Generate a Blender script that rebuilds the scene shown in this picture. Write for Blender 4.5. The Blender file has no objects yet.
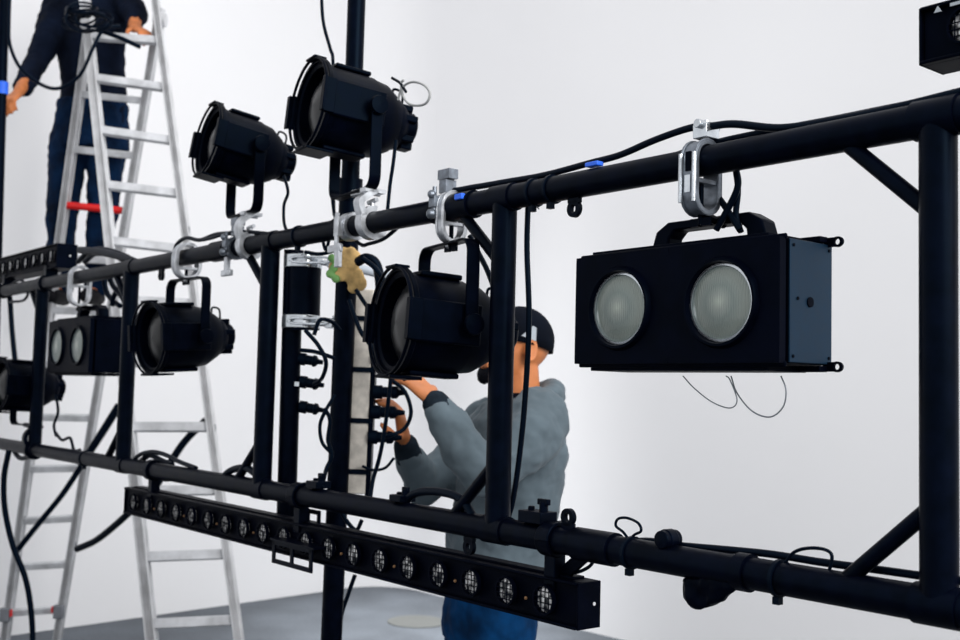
import bpy, math, random
from mathutils import Vector as V, Matrix
random.seed(7)
scene = bpy.context.scene
COL = scene.collection

# ------------------------------------------------------------------ camera
F = 1100.0
CAM = V((0, 0, 1.55))
PITCH, ROLL = math.radians(3.8), 0.025
fw = V((0, math.cos(PITCH), math.sin(PITCH)))
up0 = V((0, -math.sin(PITCH), math.cos(PITCH)))
rt0 = V((1, 0, 0))
RT = rt0 * math.cos(ROLL) + up0 * math.sin(ROLL)
UP = up0 * math.cos(ROLL) - rt0 * math.sin(ROLL)
cd = bpy.data.cameras.new('camera')
cd.sensor_width = 36
cd.lens = F / 960 * 36
cd.clip_start = 0.05
cd.dof.use_dof = True
cd.dof.focus_distance = 2.0
cd.dof.aperture_fstop = 5.6
cam = bpy.data.objects.new('camera', cd)
COL.objects.link(cam)
cm = Matrix((RT, UP, -fw)).transposed().to_4x4()
cm.translation = CAM
cam.matrix_world = cm
scene.camera = cam
scene.view_settings.view_transform = 'Standard'
scene.view_settings.look = 'None'
scene.view_settings.gamma = 1
scene.view_settings.use_curve_mapping = False
scene.view_settings.exposure = 0.25

# ------------------------------------------------------------------ light
w = bpy.data.worlds.new('world')
scene.world = w
w.use_nodes = True
bg = w.node_tree.nodes['Background']
bg.inputs[0].default_value = (0.96, 0.97, 1.0, 1)
bg.inputs[1].default_value = 0.745


def area(name, loc, target, size, power, color=(1, 1, 1), spread=180):
    l = bpy.data.lights.new(name, 'AREA')
    l.shape = 'RECTANGLE'
    l.size, l.size_y = size
    l.energy = power
    l.spread = math.radians(spread)
    l.color = color
    o = bpy.data.objects.new(name, l)
    COL.objects.link(o)
    o.location = loc
    o.rotation_euler = (V(target) - V(loc)).to_track_quat('-Z', 'Y').to_euler()


area('side_fill_light', (2.6, -0.6, 3.6), (-2.3, 7.3, 1.4), (3.0, 2.4), 190, (1, 0.99, 0.98))  # added fill for the left wall and corner, no visible lamp
area('high_fill_light', (0.9, 3.6, 5.2), (-2.8, 6.4, 1.4), (2.0, 2.0), 36, (1, 0.99, 0.99), 120)  # added from above to lift the left wall, unseen source
sp = bpy.data.lights.new('floor_fill_spot', 'SPOT')  # added spot that brightens the floor near the corner
sp.energy = 2300
sp.spot_size = math.radians(30)
sp.spot_blend = 1.0
sp.shadow_soft_size = 0.5
so_ = bpy.data.objects.new('floor_fill_spot', sp)
COL.objects.link(so_)
so_.location = (-0.1, 6.4, 5.6)
so_.rotation_euler = (V((-0.25, 7.4, 0)) - V((-0.1, 6.4, 5.6))).to_track_quat('-Z', 'Y').to_euler()

# ------------------------------------------------------------------ geometry helpers


def P(px, py, d):
    return CAM + d * (fw + (px - 480) / F * RT - (py - 320) / F * UP)


def ray(px, py):
    return fw + (px - 480) / F * RT - (py - 320) / F * UP


def FL(px, py, z=0.0):
    r = ray(px, py)
    return CAM + r * ((z - CAM.z) / r.z)


vp = ray(-423, 369)
U = V((vp.x, vp.y, 0)).normalized()          # along the truss, away from the camera
XN = -U                                      # along the truss, towards the camera
BK = V((-XN.y, XN.x, 0))                     # behind the truss
if BK.y < 0:
    BK = -BK
H = 0.691
T0 = P(938, 118, 1.581)
Z = V((0, 0, 1))


def Q(px, py, off=0.0):
    """the point seen at px,py on the truss plane (or off metres behind it)"""
    r = ray(px, py)
    o = T0 + BK * off
    t = (o - CAM).dot(BK) / r.dot(BK)
    return CAM + r * t


def onchord(px, low=False):
    """the point of a chord's axis seen in image column px"""
    c = T0 - Z * (H if low else 0)
    # solve for s
    lo, hi = -12.0, 1.0
    for _ in range(60):
        m = (lo + hi) / 2
        p = c + XN * m - CAM
        x = 480 + F * p.dot(RT) / p.dot(fw)
        if x < px:
            lo = m
        else:
            hi = m
    return c + XN * lo


def pix(p):
    q = p - CAM
    return (480 + F * q.dot(RT) / q.dot(fw), 320 - F * q.dot(UP) / q.dot(fw), q.dot(fw))


def frame(x, y, z, o):
    m = Matrix((x, y, z)).transposed().to_4x4()
    m.translation = o
    return m


TF = frame(XN, BK, Z, V((0, 0, 0)))


def TFat(p):
    m = TF.copy()
    m.translation = p
    return m


MW = {}


def smooth_pts(pts, n=6, closed=False):
    pts = [V(p) for p in pts]
    out = []
    N = len(pts)
    segs = N if closed else N - 1
    for i in range(segs):
        if closed:
            a, b, c, d = pts[(i - 1) % N], pts[i], pts[(i + 1) % N], pts[(i + 2) % N]
        else:
            b, c = pts[i], pts[i + 1]
            a = pts[i - 1] if i else b * 2 - c
            d = pts[i + 2] if i + 2 < N else c * 2 - b
        for k in range(n):
            t = k / n
            out.append(0.5 * ((2 * b) + (c - a) * t + (2 * a - 5 * b + 4 * c - d) * t * t + (3 * b - a - 3 * c + d) * t ** 3))
    if not closed:
        out.append(pts[-1])
    return out


class MB:
    def __init__(s):
        s.v, s.f = [], []

    def add(s, vs, fs, M=None):
        k = len(s.v)
        s.v += [(M @ V(p)) if M else V(p) for p in vs]
        s.f += [tuple(i + k for i in f) for f in fs]
        return s

    def box(s, c, d, M=None):
        c = V(c)
        hx, hy, hz = d[0] / 2, d[1] / 2, d[2] / 2
        vs = [c + V((x, y, z)) for x in (-hx, hx) for y in (-hy, hy) for z in (-hz, hz)]
        return s.add(vs, [(0, 1, 3, 2), (4, 6, 7, 5), (0, 4, 5, 1), (2, 3, 7, 6), (0, 2, 6, 4), (1, 5, 7, 3)], M)

    def tube(s, pts, r, n=12, closed=False, M=None, caps=True, flat=None):
        pts = [V(p) for p in pts]
        N = len(pts)
        rs = r if isinstance(r, (list, tuple)) else [r] * N
        T = []
        for i in range(N):
            if closed:
                t = pts[(i + 1) % N] - pts[i - 1]
            else:
                t = pts[min(i + 1, N - 1)] - pts[max(i - 1, 0)]
            T.append(t.normalized() if t.length > 1e-9 else V((0, 0, 1)))
        ref = V((0, 0, 1)) if abs(T[0].z) < 0.9 else V((1, 0, 0))
        a = T[0].cross(ref).normalized()
        vs, fs = [], []
        for i in range(N):
            a = (a - T[i] * a.dot(T[i]))
            a = a.normalized() if a.length > 1e-6 else T[i].orthogonal().normalized()
            b = T[i].cross(a)
            for k in range(n):
                an = 2 * math.pi * k / n
                vs.append(pts[i] + (a * math.cos(an) + b * math.sin(an)) * rs[i])
        for i in range(N if closed else N - 1):
            j = (i + 1) % N
            for k in range(n):
                l = (k + 1) % n
                fs.append((i * n + k, i * n + l, j * n + l, j * n + k))
        if caps and not closed:
            fs.append(tuple(range(n - 1, -1, -1)))
            fs.append(tuple((N - 1) * n + k for k in range(n)))
        return s.add(vs, fs, M)

    def cyl(s, a, b, r, n=20, M=None):
        return s.tube([a, b], r, n, M=M)

    def ribbon(s, pts, wvec, t, M=None):
        """flat bar along pts, width along wvec (full vector), thickness t"""
        pts = [V(p) for p in pts]
        wv = V(wvec)
        N = len(pts)
        vs, fs = [], []
        for i in range(N):
            tg = (pts[min(i + 1, N - 1)] - pts[max(i - 1, 0)]).normalized()
            nn = tg.cross(wv).normalized() * t / 2
            for q in (pts[i] - wv / 2 - nn, pts[i] + wv / 2 - nn, pts[i] + wv / 2 + nn, pts[i] - wv / 2 + nn):
                vs.append(q)
        for i in range(N - 1):
            for k in range(4):
                l = (k + 1) % 4
                fs.append((i * 4 + k, i * 4 + l, i * 4 + 4 + l, i * 4 + 4 + k))
        fs.append((3, 2, 1, 0))
        e = (N - 1) * 4
        fs.append((e, e + 1, e + 2, e + 3))
        return s.add(vs, fs, M)

    def lathe(s, prof, n=36, M=None, axis='X'):
        vs, fs = [], []
        for (x, r) in prof:
            for k in range(n):
                an = 2 * math.pi * k / n
                c, d = r * math.cos(an), r * math.sin(an)
                vs.append(V((x, c, d)) if axis == 'X' else (V((c, x, d)) if axis == 'Y' else V((c, d, x))))
        for i in range(len(prof) - 1):
            for k in range(n):
                l = (k + 1) % n
                fs.append((i * n + k, i * n + l, i * n + n + l, i * n + n + k))
        if prof[0][1] > 1e-4:
            fs.append(tuple(range(n - 1, -1, -1)))
        if prof[-1][1] > 1e-4:
            e = (len(prof) - 1) * n
            fs.append(tuple(e + k for k in range(n)))
        return s.add(vs, fs, M)

    def shell(s, prof, n=36, M=None):
        """open lathe with no end caps (closed profile loop)"""
        vs, fs = [], []
        m = len(prof)
        for (x, r) in prof:
            for k in range(n):
                an = 2 * math.pi * k / n
                vs.append(V((x, r * math.cos(an), r * math.sin(an))))
        for i in range(m):
            j = (i + 1) % m
            for k in range(n):
                l = (k + 1) % n
                fs.append((i * n + k, i * n + l, j * n + l, j * n + k))
        return s.add(vs, fs, M)

    def prism(s, poly, x0, x1, M=None):
        """polygon in local YZ extruded along X"""
        n = len(poly)
        vs = [V((x0, p[0], p[1])) for p in poly] + [V((x1, p[0], p[1])) for p in poly]
        fs = [tuple(range(n - 1, -1, -1)), tuple(range(n, 2 * n))]
        fs += [(i, (i + 1) % n, n + (i + 1) % n, n + i) for i in range(n)]
        return s.add(vs, fs, M)

    def band(s, outer, inner, x0, x1, M=None, closed=True):
        """ring between two equal-length outlines in YZ, extruded along X"""
        n = len(outer)
        vs = []
        for x in (x0, x1):
            vs += [V((x, p[0], p[1])) for p in outer] + [V((x, p[0], p[1])) for p in inner]
        fs = []
        m = 2 * n
        for i in range(n if closed else n - 1):
            j = (i + 1) % n
            fs += [(i, j, n + j, n + i), (m + i, m + n + i, m + n + j, m + j), (i, m + i, m + j, j), (n + i, n + j, m + n + j, m + n + i)]
        if not closed:
            fs += [(0, n, m + n, m), (n - 1, m + n - 1, m + 2 * n - 1, 2 * n - 1)]
        return s.add(vs, fs, M)

    def ball(s, c, r, n=14, M=None, R=None):
        rx, ry, rz = r if isinstance(r, (list, tuple)) else (r, r, r)
        c = V(c)
        vs, fs = [], []
        m = max(5, n // 2)
        for i in range(m + 1):
            th = math.pi * (i + 0.001) / (m + 0.002)
            for k in range(n):
                an = 2 * math.pi * k / n
                q = V((rx * math.sin(th) * math.cos(an), ry * math.sin(th) * math.sin(an), rz * math.cos(th)))
                vs.append(c + ((R @ q) if R else q))
        for i in range(m):
            for k in range(n):
                l = (k + 1) % n
                fs.append((i * n + k, i * n + l, i * n + n + l, i * n + n + k))
        fs.append(tuple(range(n)))
        fs.append(tuple(m * n + k for k in range(n - 1, -1, -1)))
        return s.add(vs, fs, M)

    def build(s, name, mat, parent=None, world=False, bevel=0, sharp=35, label=None):
        vs = s.v
        if world and parent is not None:
            r = parent
            while r.parent:
                r = r.parent
            inv = MW[r.name].inverted()
            vs = [inv @ p for p in vs]
        me = bpy.data.meshes.new(name)
        me.from_pydata([tuple(p) for p in vs], [], s.f)
        me.validate()
        me.shade_smooth()
        me.set_sharp_from_angle(angle=math.radians(sharp))
        me.materials.append(mat)
        o = bpy.data.objects.new(name, me)
        COL.objects.link(o)
        if parent is not None:
            o.parent = parent
        if bevel:
            b = o.modifiers.new('bevel', 'BEVEL')
            b.width = bevel
            b.segments = 2
            b.limit_method = 'ANGLE'
            b.angle_limit = math.radians(40)
        if label:
            o['label'] = label
        return o


def thing(name, M, label, cat, group=None):
    o = bpy.data.objects.new(name, None)
    o.empty_display_size = 0.05
    COL.objects.link(o)
    o.matrix_world = M
    MW[o.name] = M.copy()
    o['label'], o['category'] = label, cat
    if group:
        o['group'] = group
    return o


def single(o, label, cat, group=None):
    """a one-mesh thing: put its origin on its own geometry"""
    c = sum((v.co for v in o.data.vertices), V((0, 0, 0))) / len(o.data.vertices)
    o.data.transform(Matrix.Translation(-c))
    o.location = c
    o['label'], o['category'] = label, cat
    if group:
        o['group'] = group
    return o


# ------------------------------------------------------------------ materials
def mat(name, color, rough=0.5, metal=0.0, spec=0.5, var=0.12, scale=20, bump=0.0, tint=None, coat=0, rvar=0.08, stretch=None, sheen=0):
    m = bpy.data.materials.new(name)
    m.use_nodes = True
    nt = m.node_tree
    b = nt.nodes['Principled BSDF']
    tc = nt.nodes.new('ShaderNodeTexCoord')
    mp = nt.nodes.new('ShaderNodeMapping')
    if stretch:
        mp.inputs['Scale'].default_value = stretch
    nt.links.new(tc.outputs['Object'], mp.inputs['Vector'])
    nz = nt.nodes.new('ShaderNodeTexNoise')
    nz.inputs['Scale'].default_value = scale
    nz.inputs['Detail'].default_value = 5
    nt.links.new(mp.outputs[0], nz.inputs['Vector'])
    cr = nt.nodes.new('ShaderNodeValToRGB')
    cr.color_ramp.elements[0].position = 0.3
    cr.color_ramp.elements[1].position = 0.7
    cr.color_ramp.elements[0].color = tuple(c * (1 - var) for c in color) + (1,)
    cr.color_ramp.elements[1].color = tuple(min(1, c * (1 + var)) for c in color) + (1,)
    nt.links.new(nz.outputs['Fac'], cr.inputs[0])
    nt.links.new(cr.outputs[0], b.inputs['Base Color'])
    mr = nt.nodes.new('ShaderNodeMapRange')
    mr.inputs['To Min'].default_value = max(0, rough - rvar)
    mr.inputs['To Max'].default_value = min(1, rough + rvar)
    nt.links.new(nz.outputs['Fac'], mr.inputs['Value'])
    nt.links.new(mr.outputs[0], b.inputs['Roughness'])
    b.inputs['Metallic'].default_value = metal
    b.inputs['Specular IOR Level'].default_value = spec
    if tint:
        b.inputs['Specular Tint'].default_value = tint + (1,)
    if sheen:
        b.inputs['Sheen Weight'].default_value = sheen
    if bump:
        bp = nt.nodes.new('ShaderNodeBump')
        bp.inputs['Strength'].default_value = bump
        bp.inputs['Distance'].default_value = 0.01
        nt.links.new(nz.outputs['Fac'], bp.inputs['Height'])
        nt.links.new(bp.outputs[0], b.inputs['Normal'])
    m['b'] = 1
    return m


BT = (0.35, 0.65, 1.0)
m_truss = mat('black_truss_paint', (0.0008, 0.0014, 0.005), 0.38, spec=0.06, tint=BT, var=0.5, scale=30)
m_can = mat('black_can_enamel', (0.0006, 0.0011, 0.004), 0.42, spec=0.035, tint=BT, var=0.5, scale=25)
m_canin = mat('can_inside', (0.002, 0.004, 0.010), 0.35, spec=0.3, tint=BT)
m_box = mat('black_housing', (0.0008, 0.0012, 0.0045), 0.5, spec=0.035, tint=BT, var=0.4)
m_side = mat('side_plate_grey', (0.003, 0.014, 0.031), 0.5, spec=0.3, tint=BT, var=0.15, scale=60)
m_rub = mat('black_rubber_cable', (0.0012, 0.003, 0.008), 0.45, spec=0.08, tint=BT)
m_alu = mat('cast_aluminium', (0.50, 0.52, 0.55), 0.35, metal=0.75, var=0.25, scale=40, bump=0.1)
m_chr = mat('polished_steel', (0.62, 0.66, 0.70), 0.22, metal=0.9, var=0.2, scale=30)
m_lad = mat('ladder_aluminium', (0.55, 0.555, 0.57), 0.5, metal=0.2, var=0.18, scale=9, bump=0.05)
m_rung = mat('rung_aluminium', (0.55, 0.56, 0.58), 0.45, metal=0.2, var=0.22, scale=14, bump=0.05)
m_joint = mat('grey_joint_plastic', (0.16, 0.17, 0.19), 0.5)
m_red = mat('red_sleeve', (0.72, 0.006, 0.006), 0.45)
m_white = mat('matt_studio_white', (0.86, 0.86, 0.87), 0.9, spec=0.1, var=0.012, scale=0.7, rvar=0.02)
m_skin = mat('skin', (0.58, 0.20, 0.07), 0.5, spec=0.4, var=0.18, scale=18, bump=0.1)
m_skin2 = mat('tanned_skin', (0.50, 0.165, 0.055), 0.55, spec=0.3, var=0.2, scale=25, bump=0.1)
m_hood = mat('grey_sweatshirt', (0.105, 0.138, 0.16), 0.95, spec=0.1, var=0.16, scale=7, bump=0.25, sheen=0.1)
m_cuff = mat('charcoal_ribbing', (0.014, 0.022, 0.032), 0.95, spec=0.1, var=0.3, scale=30)
m_jean = mat('bright_blue_denim', (0.001, 0.030, 0.10), 0.9, spec=0.1, var=0.5, scale=14, bump=0.3)
m_jean2 = mat('dark_blue_denim', (0.002, 0.012, 0.038), 0.9, spec=0.1, var=0.7, scale=9, bump=0.3)
m_shirt = mat('navy_sweater', (0.0035, 0.0065, 0.016), 0.95, spec=0.08, var=0.5, scale=9, bump=0.3)
m_cap = mat('black_cap_cloth', (0.0012, 0.003, 0.008), 0.9, spec=0.1, var=0.4)
m_hair = mat('black_beard', (0.003, 0.004, 0.008), 0.9, spec=0.1, bump=0.6, scale=120)
m_patch = mat('pale_grey_patch', (0.38, 0.42, 0.46), 0.8)
m_cream = mat('grubby_cream_paint', (0.60, 0.56, 0.50), 0.6, var=0.3, scale=26, bump=0.1)
m_yel = mat('yellow_ochre_cloth', (0.55, 0.36, 0.14), 0.85, var=0.45, scale=30, bump=0.4)
m_grn = mat('green_tape', (0.14, 0.32, 0.09), 0.6)
m_blue = mat('blue_tape', (0.015, 0.14, 0.85), 0.5)
m_wire = mat('steel_wire', (0.20, 0.22, 0.25), 0.4, metal=0.5)
m_gwire = mat('grey_sheathed_wire', (0.36, 0.37, 0.37), 0.5)
m_pale = mat('pale_grey_pipe_paint', (0.42, 0.47, 0.53), 0.5)
m_amber = mat('dull_amber', (0.20, 0.10, 0.035), 0.5)
m_boot = mat('brown_boot', (0.005, 0.005, 0.007), 0.7, spec=0.1, var=0.4)
m_dcast = mat('dull_cast_steel', (0.16, 0.18, 0.21), 0.4, metal=0.7, var=0.4, scale=60)
m_plate = mat('white_plastic', (0.75, 0.76, 0.78), 0.5)


def floor_mat():
    m = mat('poured_grey_floor', (0.105, 0.118, 0.135), 0.65, spec=0.15, var=0.22, scale=2.2, rvar=0.12)
    nt = m.node_tree
    b = nt.nodes['Principled BSDF']
    # fine speckle mixed over the broad clouds
    n2 = nt.nodes.new('ShaderNodeTexNoise')
    n2.inputs['Scale'].default_value = 45
    n2.inputs['Detail'].default_value = 8
    tc = [n for n in nt.nodes if n.type == 'TEX_COORD'][0]
    nt.links.new(tc.outputs['Object'], n2.inputs['Vector'])
    mx = nt.nodes.new('ShaderNodeMix')
    mx.data_type = 'RGBA'
    mx.blend_type = 'OVERLAY'
    mx.inputs[0].default_value = 0.25
    cr = [n for n in nt.nodes if n.type == 'VALTORGB'][0]
    nt.links.new(cr.outputs[0], mx.inputs[6])
    nt.links.new(n2.outputs['Fac'], mx.inputs[7])
    nt.links.new(mx.outputs[2], b.inputs['Base Color'])
    return m


m_floor = floor_mat()


def lens_mat(name, base, kind):
    m = bpy.data.materials.new(name)
    m.use_nodes = True
    nt = m.node_tree
    b = nt.nodes['Principled BSDF']
    tc = nt.nodes.new('ShaderNodeTexCoord')
    b.inputs['Roughness'].default_value = 0.3
    b.inputs['Metallic'].default_value = 0.35
    if kind == 'par':
        # frosted reflector lamp: rings and fine ribs around the bulb, Generated coords 0..1 (face in XZ)
        mp = nt.nodes.new('ShaderNodeMapping')
        mp.inputs['Location'].default_value = (-0.5, -0.5, -0.5)
        nt.links.new(tc.outputs['Generated'], mp.inputs[0])
        gr = nt.nodes.new('ShaderNodeVectorMath')
        gr.operation = 'LENGTH'
        ml = nt.nodes.new('ShaderNodeVectorMath')
        ml.operation = 'MULTIPLY'
        ml.inputs[1].default_value = (1, 0, 1)
        nt.links.new(mp.outputs[0], ml.inputs[0])
        nt.links.new(ml.outputs[0], gr.inputs[0])
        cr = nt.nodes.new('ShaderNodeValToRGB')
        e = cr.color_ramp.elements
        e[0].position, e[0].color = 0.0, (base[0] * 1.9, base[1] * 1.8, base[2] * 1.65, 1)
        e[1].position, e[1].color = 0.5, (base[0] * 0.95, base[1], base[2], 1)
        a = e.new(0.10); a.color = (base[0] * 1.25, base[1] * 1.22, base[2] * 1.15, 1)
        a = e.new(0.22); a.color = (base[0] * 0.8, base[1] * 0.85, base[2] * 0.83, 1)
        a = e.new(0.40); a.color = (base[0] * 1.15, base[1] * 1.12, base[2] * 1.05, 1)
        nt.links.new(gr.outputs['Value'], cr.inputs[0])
        wv = nt.nodes.new('ShaderNodeTexWave')
        wv.inputs['Scale'].default_value = 9
        wv.inputs['Distortion'].default_value = 1.5
        nt.links.new(tc.outputs['Generated'], wv.inputs[0])
        bp = nt.nodes.new('ShaderNodeBump')
        bp.inputs['Strength'].default_value = 0.35
        bp.inputs['Distance'].default_value = 0.003
        nt.links.new(wv.outputs['Fac'], bp.inputs['Height'])
        nt.links.new(bp.outputs[0], b.inputs['Normal'])
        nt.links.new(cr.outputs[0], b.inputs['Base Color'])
        b.inputs['Coat Weight'].default_value = 0.5
        b.inputs['Roughness'].default_value = 0.4
    else:
        # small LED lens: bright reflections painted into the colour as mottled patches
        vo = nt.nodes.new('ShaderNodeTexVoronoi')
        vo.inputs['Scale'].default_value = 85
        nt.links.new(tc.outputs['Object'], vo.inputs['Vector'])
        cr = nt.nodes.new('ShaderNodeValToRGB')
        e = cr.color_ramp.elements
        e[0].position, e[0].color = 0.40, (base[0], base[1], base[2], 1)
        e[1].position, e[1].color = 0.70, (0.03, 0.035, 0.04, 1)
        nt.links.new(vo.outputs['Distance'], cr.inputs[0])
        nt.links.new(cr.outputs[0], b.inputs['Base Color'])
    return m


m_par = lens_mat('frosted_reflector_lamp', (0.19, 0.225, 0.215), 'par')
m_led = lens_mat('led_lens_painted_reflections', (0.95, 0.95, 0.95), 'led')
m_glass = mat('dim_front_glass', (0.010, 0.011, 0.012), 0.3, spec=0.3, var=0.6, scale=9, stretch=(1, 3, 0.6))

# ------------------------------------------------------------------ the room
corner = FL(384, 583)
la = FL(100, 623)
ra = FL(577, 629)
dl = (la - corner).normalized()
dr = (ra - corner).normalized()
Lend = corner + dl * 6.5
Rend = corner + dr * 9.0
WH = 6.2
# left and right wall as slabs with thickness; the seam is coved
cove = 0.5
nl = V((dl.y, -dl.x, 0))
if nl.dot(CAM - corner) < 0:
    nl = -nl
nr = V((dr.y, -dr.x, 0))
if nr.dot(CAM - corner) < 0:
    nr = -nr


def wall(name, a, b, n):
    mb = MB()
    t = 0.12
    pts = [a, b, b - n * t, a - n * t]
    vs = [V((p.x, p.y, 0)) for p in pts] + [V((p.x, p.y, WH)) for p in pts]
    mb.add(vs, [(0, 1, 2, 3), (4, 7, 6, 5), (0, 4, 5, 1), (1, 5, 6, 2), (2, 6, 7, 3), (3, 7, 4, 0)])
    o = mb.build(name, m_white)
    o['kind'] = 'structure'
    return o


wall('wall_left', corner + dl * cove * 0, Lend, nl)
wall('wall_right', corner, Rend, nr)
# coved seam
c0, c1 = corner + dl * cove, corner + dr * cove
cpts = [(1 - t) ** 2 * c0 + 2 * t * (1 - t) * corner + t * t * c1 for t in [i / 10 for i in range(11)]]
poly = cpts + [corner]
mb = MB()
n = len(poly)
vs = [V((p.x, p.y, 0.002)) for p in poly] + [V((p.x, p.y, WH)) for p in poly]
mb.add(vs, [tuple(range(n)), tuple(range(2 * n - 1, n - 1, -1))] + [(i, n + i, n + (i + 1) % n, (i + 1) % n) for i in range(n)])
o = mb.build('trim_1', m_white, sharp=60)
o['kind'] = 'structure'
mb = MB()
mb.box((0.5, 3.5, -0.05), (16, 16, 0.1))
o = mb.build('floor', m_floor)
o['kind'] = 'structure'

# ------------------------------------------------------------------ the truss
R = 0.026
truss = thing('ladder_truss', TFat(T0 - Z * H), 'long black painted steel ladder truss running away to the left across the frame', 'truss')
s_far = (onchord(-60) - T0).dot(XN)
s_near = 0.55
for low in (False, True):
    c = T0 - Z * (H if low else 0)
    MB().cyl(c + XN * s_near, c + XN * s_far, R, 28).build('chord', m_truss, truss, world=True)
post_px = [(938, 0.0265), (505, 0.0265), (271, 0.0265), (132, 0.0265), (43, 0.0265), ]
posts = []
for px, r in post_px:
    a = onchord(px)
    posts.append(a)
    MB().cyl(a - Z * 0.005, a - Z * (H - 0.005), r, 24).build('post', m_truss, truss, world=True)
# welded gusset braces
BR = 0.0125
for a, far_side, top, bot in ((posts[0], True, 1, 1), (posts[1], True, 1, 1), (posts[2], True, 1, 1), (posts[3], True, 1, 1), (posts[4], True, 1, 0)):
    L = 0.145
    s = U if far_side else XN
    if top:
        MB().cyl(a + s * L - Z * 0.015, a - Z * L, BR, 14).build('brace', m_truss, truss, world=True)
    if bot:
        MB().cyl(a + s * L - Z * (H - 0.015), a - Z * (H - L), BR, 14).build('brace', m_truss, truss, world=True)
# weld collars at posts and coupling sleeves on the chords
for a in posts:
    for b in (a, a - Z * H):
        MB().cyl(b - XN * 0.034, b + XN * 0.034, R + 0.0035, 24).build('collar', m_truss, truss, world=True)
for px, low, w_ in ((596, True, 0.05), (455, False, 0.07), (222, False, 0.05), (345, False, 0.03), (745, True, 0.012)):
    b = onchord(px, low)
    MB().cyl(b - XN * w_, b + XN * w_, R + 0.005, 24).build('collar', m_truss, truss, world=True)


# eyelet lugs under the top chord and on the bottom chord
def lug(p, down=True):
    M = TFat(p)
    sg = -1 if down else 1
    out, inn = [], []
    for i in range(24):
        a = 2 * math.pi * i / 24
        out.append((0.017 * math.cos(a), sg * 0.0165 + 0.017 * math.sin(a)))
        inn.append((0.007 * math.cos(a), sg * 0.0165 + 0.009 * math.sin(a)))
    R90 = Matrix.Rotation(math.radians(90), 4, 'Z')
    mb = MB()
    mb.band(out, inn, -0.005, 0.005, M @ R90)
    mb.box((0, 0, -sg * 0.004), (0.030, 0.010, 0.018), M)
    mb.build('eyelet', m_truss, truss, world=True)


lug(onchord(575) - Z * (R + 0.004))
lug(onchord(470, True) - Z * (R + 0.004))
lug(onchord(568, True) + Z * (R + 0.004), False)
lug(onchord(162) - Z * (R + 0.003))
# bolt heads on the sleeve, blue tape marks
b = onchord(470) - BK * (R + 0.003) + Z * 0.014
MB().box((0, 0, 0), (0.026, 0.012, 0.013), TFat(b)).build('tape_mark', m_blue, truss, world=True, bevel=0.002, label='small bright blue tape mark')
b = onchord(596) - BK * 0.006 + Z * (R + 0.006)
MB().box((0, 0, 0), (0.034, 0.018, 0.009), TFat(b)).build('cable_tie', m_blue, truss, world=True, bevel=0.002, label='small blue tie on top of the chord')
for px, low in ((535, False), (553, False), (780, True), (632, True), (86, True), (300, False)):
    b = onchord(px, low)
    mb = MB()
    mb.cyl(b + XN * 0.0035, b - XN * 0.0035, R + 0.004, 20)
    mb.box((0, -0.006, -R - 0.008), (0.012, 0.012, 0.012), TFat(b))
    mb.build('cable_tie', m_rub, truss, world=True)


# ------------------------------------------------------------------ clamps
def stadium(hw, z0, z1, n=10):
    """outline of a vertical stadium of half width hw from z0 (bottom) to z1 (top)"""
    pts = []
    for i in range(n + 1):
        a = math.pi * i / n
        pts.append((hw * math.cos(a), z1 - hw + hw * math.sin(a)))
    for i in range(n + 1):
        a = math.pi + math.pi * i / n
        pts.append((hw * math.cos(a), z0 + hw + hw * math.sin(a)))
    return pts


def band_clamp(parent, p, h_below, wdt=0.030, hw=0.036, bolt=True):
    """cast hook clamp gripping the chord at p, reaching h_below under its axis"""
    M = TFat(p)
    o, i = stadium(hw, -h_below, hw + 0.002), stadium(hw - 0.0085, -h_below + 0.008, hw - 0.005)
    mb = MB().band(o, i, -wdt / 2, wdt / 2, M)
    # raised edge ribs
    o2 = stadium(hw + 0.003, -h_below - 0.002, hw + 0.005)
    for s in (-1, 1):
        mb.band(o2, o, s * wdt / 2 - s * 0.005, s * wdt / 2, M)
    mb.box((0, 0, -R - 0.010), (wdt * 0.8, hw * 1.7, 0.008), M)
    c = mb.build('clamp', m_alu, parent, world=True, bevel=0.001, label='bright cast aluminium clamp')
    if bolt:
        b = MB()
        b.cyl((0, 0, -R - 0.012), (0, 0, -h_below - 0.016), 0.005, 10, M)
        b.box((0.012, 0, -h_below - 0.012), (0.018, 0.006, 0.014), M)
        b.box((-0.012, 0, -h_below - 0.012), (0.018, 0.006, 0.014), M)
        b.build('wing_bolt', m_can, c, world=True)
    return c


def hook(parent, p, up, h, wdt=0.026, mirror=1, m=None):
    m = m or m_alu
    """C shaped hook clamp: curls round the chord at p and reaches h metres up or down"""
    M = TFat(p) @ Matrix.Diagonal((1, mirror, 1 if up else -1, 1))
    mb = MB()
    ou, inn = [], []
    for k in range(19):
        a = math.radians(-60 + 250 * k / 18)
        a = math.radians(-150) + math.radians(250) * k / 18
        ou.append((0.042 * math.cos(a), 0.042 * math.sin(a)))
        inn.append((0.0275 * math.cos(a), 0.0275 * math.sin(a)))
    # open side faces down-left; add the curved shank up to the yoke
    mb.band(ou, inn, -wdt / 2, wdt / 2, M, closed=False)
    sh = smooth_pts([(0, 0.030, 0.015), (0, 0.040, 0.045), (0, 0.030, h - 0.025), (0, -0.005, h)], 5)
    mb.ribbon(sh, V((wdt, 0, 0)), 0.016, M)
    mb.box((0, 0, h - 0.004), (wdt, 0.06, 0.010), M)
    mb.cyl((0, -0.02, h - 0.01), (0, 0.026, h - 0.01), 0.006, 8, M)
    c = mb.build('clamp', m, parent, world=True, bevel=0.001, label='pale cast aluminium hook clamp' if m is m_alu else None)
    b = MB()
    b.cyl((0, 0.0, 0.024), (0, 0.0, 0.052), 0.006, 8, M)
    b.cyl((-0.018, 0, 0.052), (0.018, 0, 0.056), 0.006, 8, M)
    b.build('wing_bolt', m, c, world=True)
    return c


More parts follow.
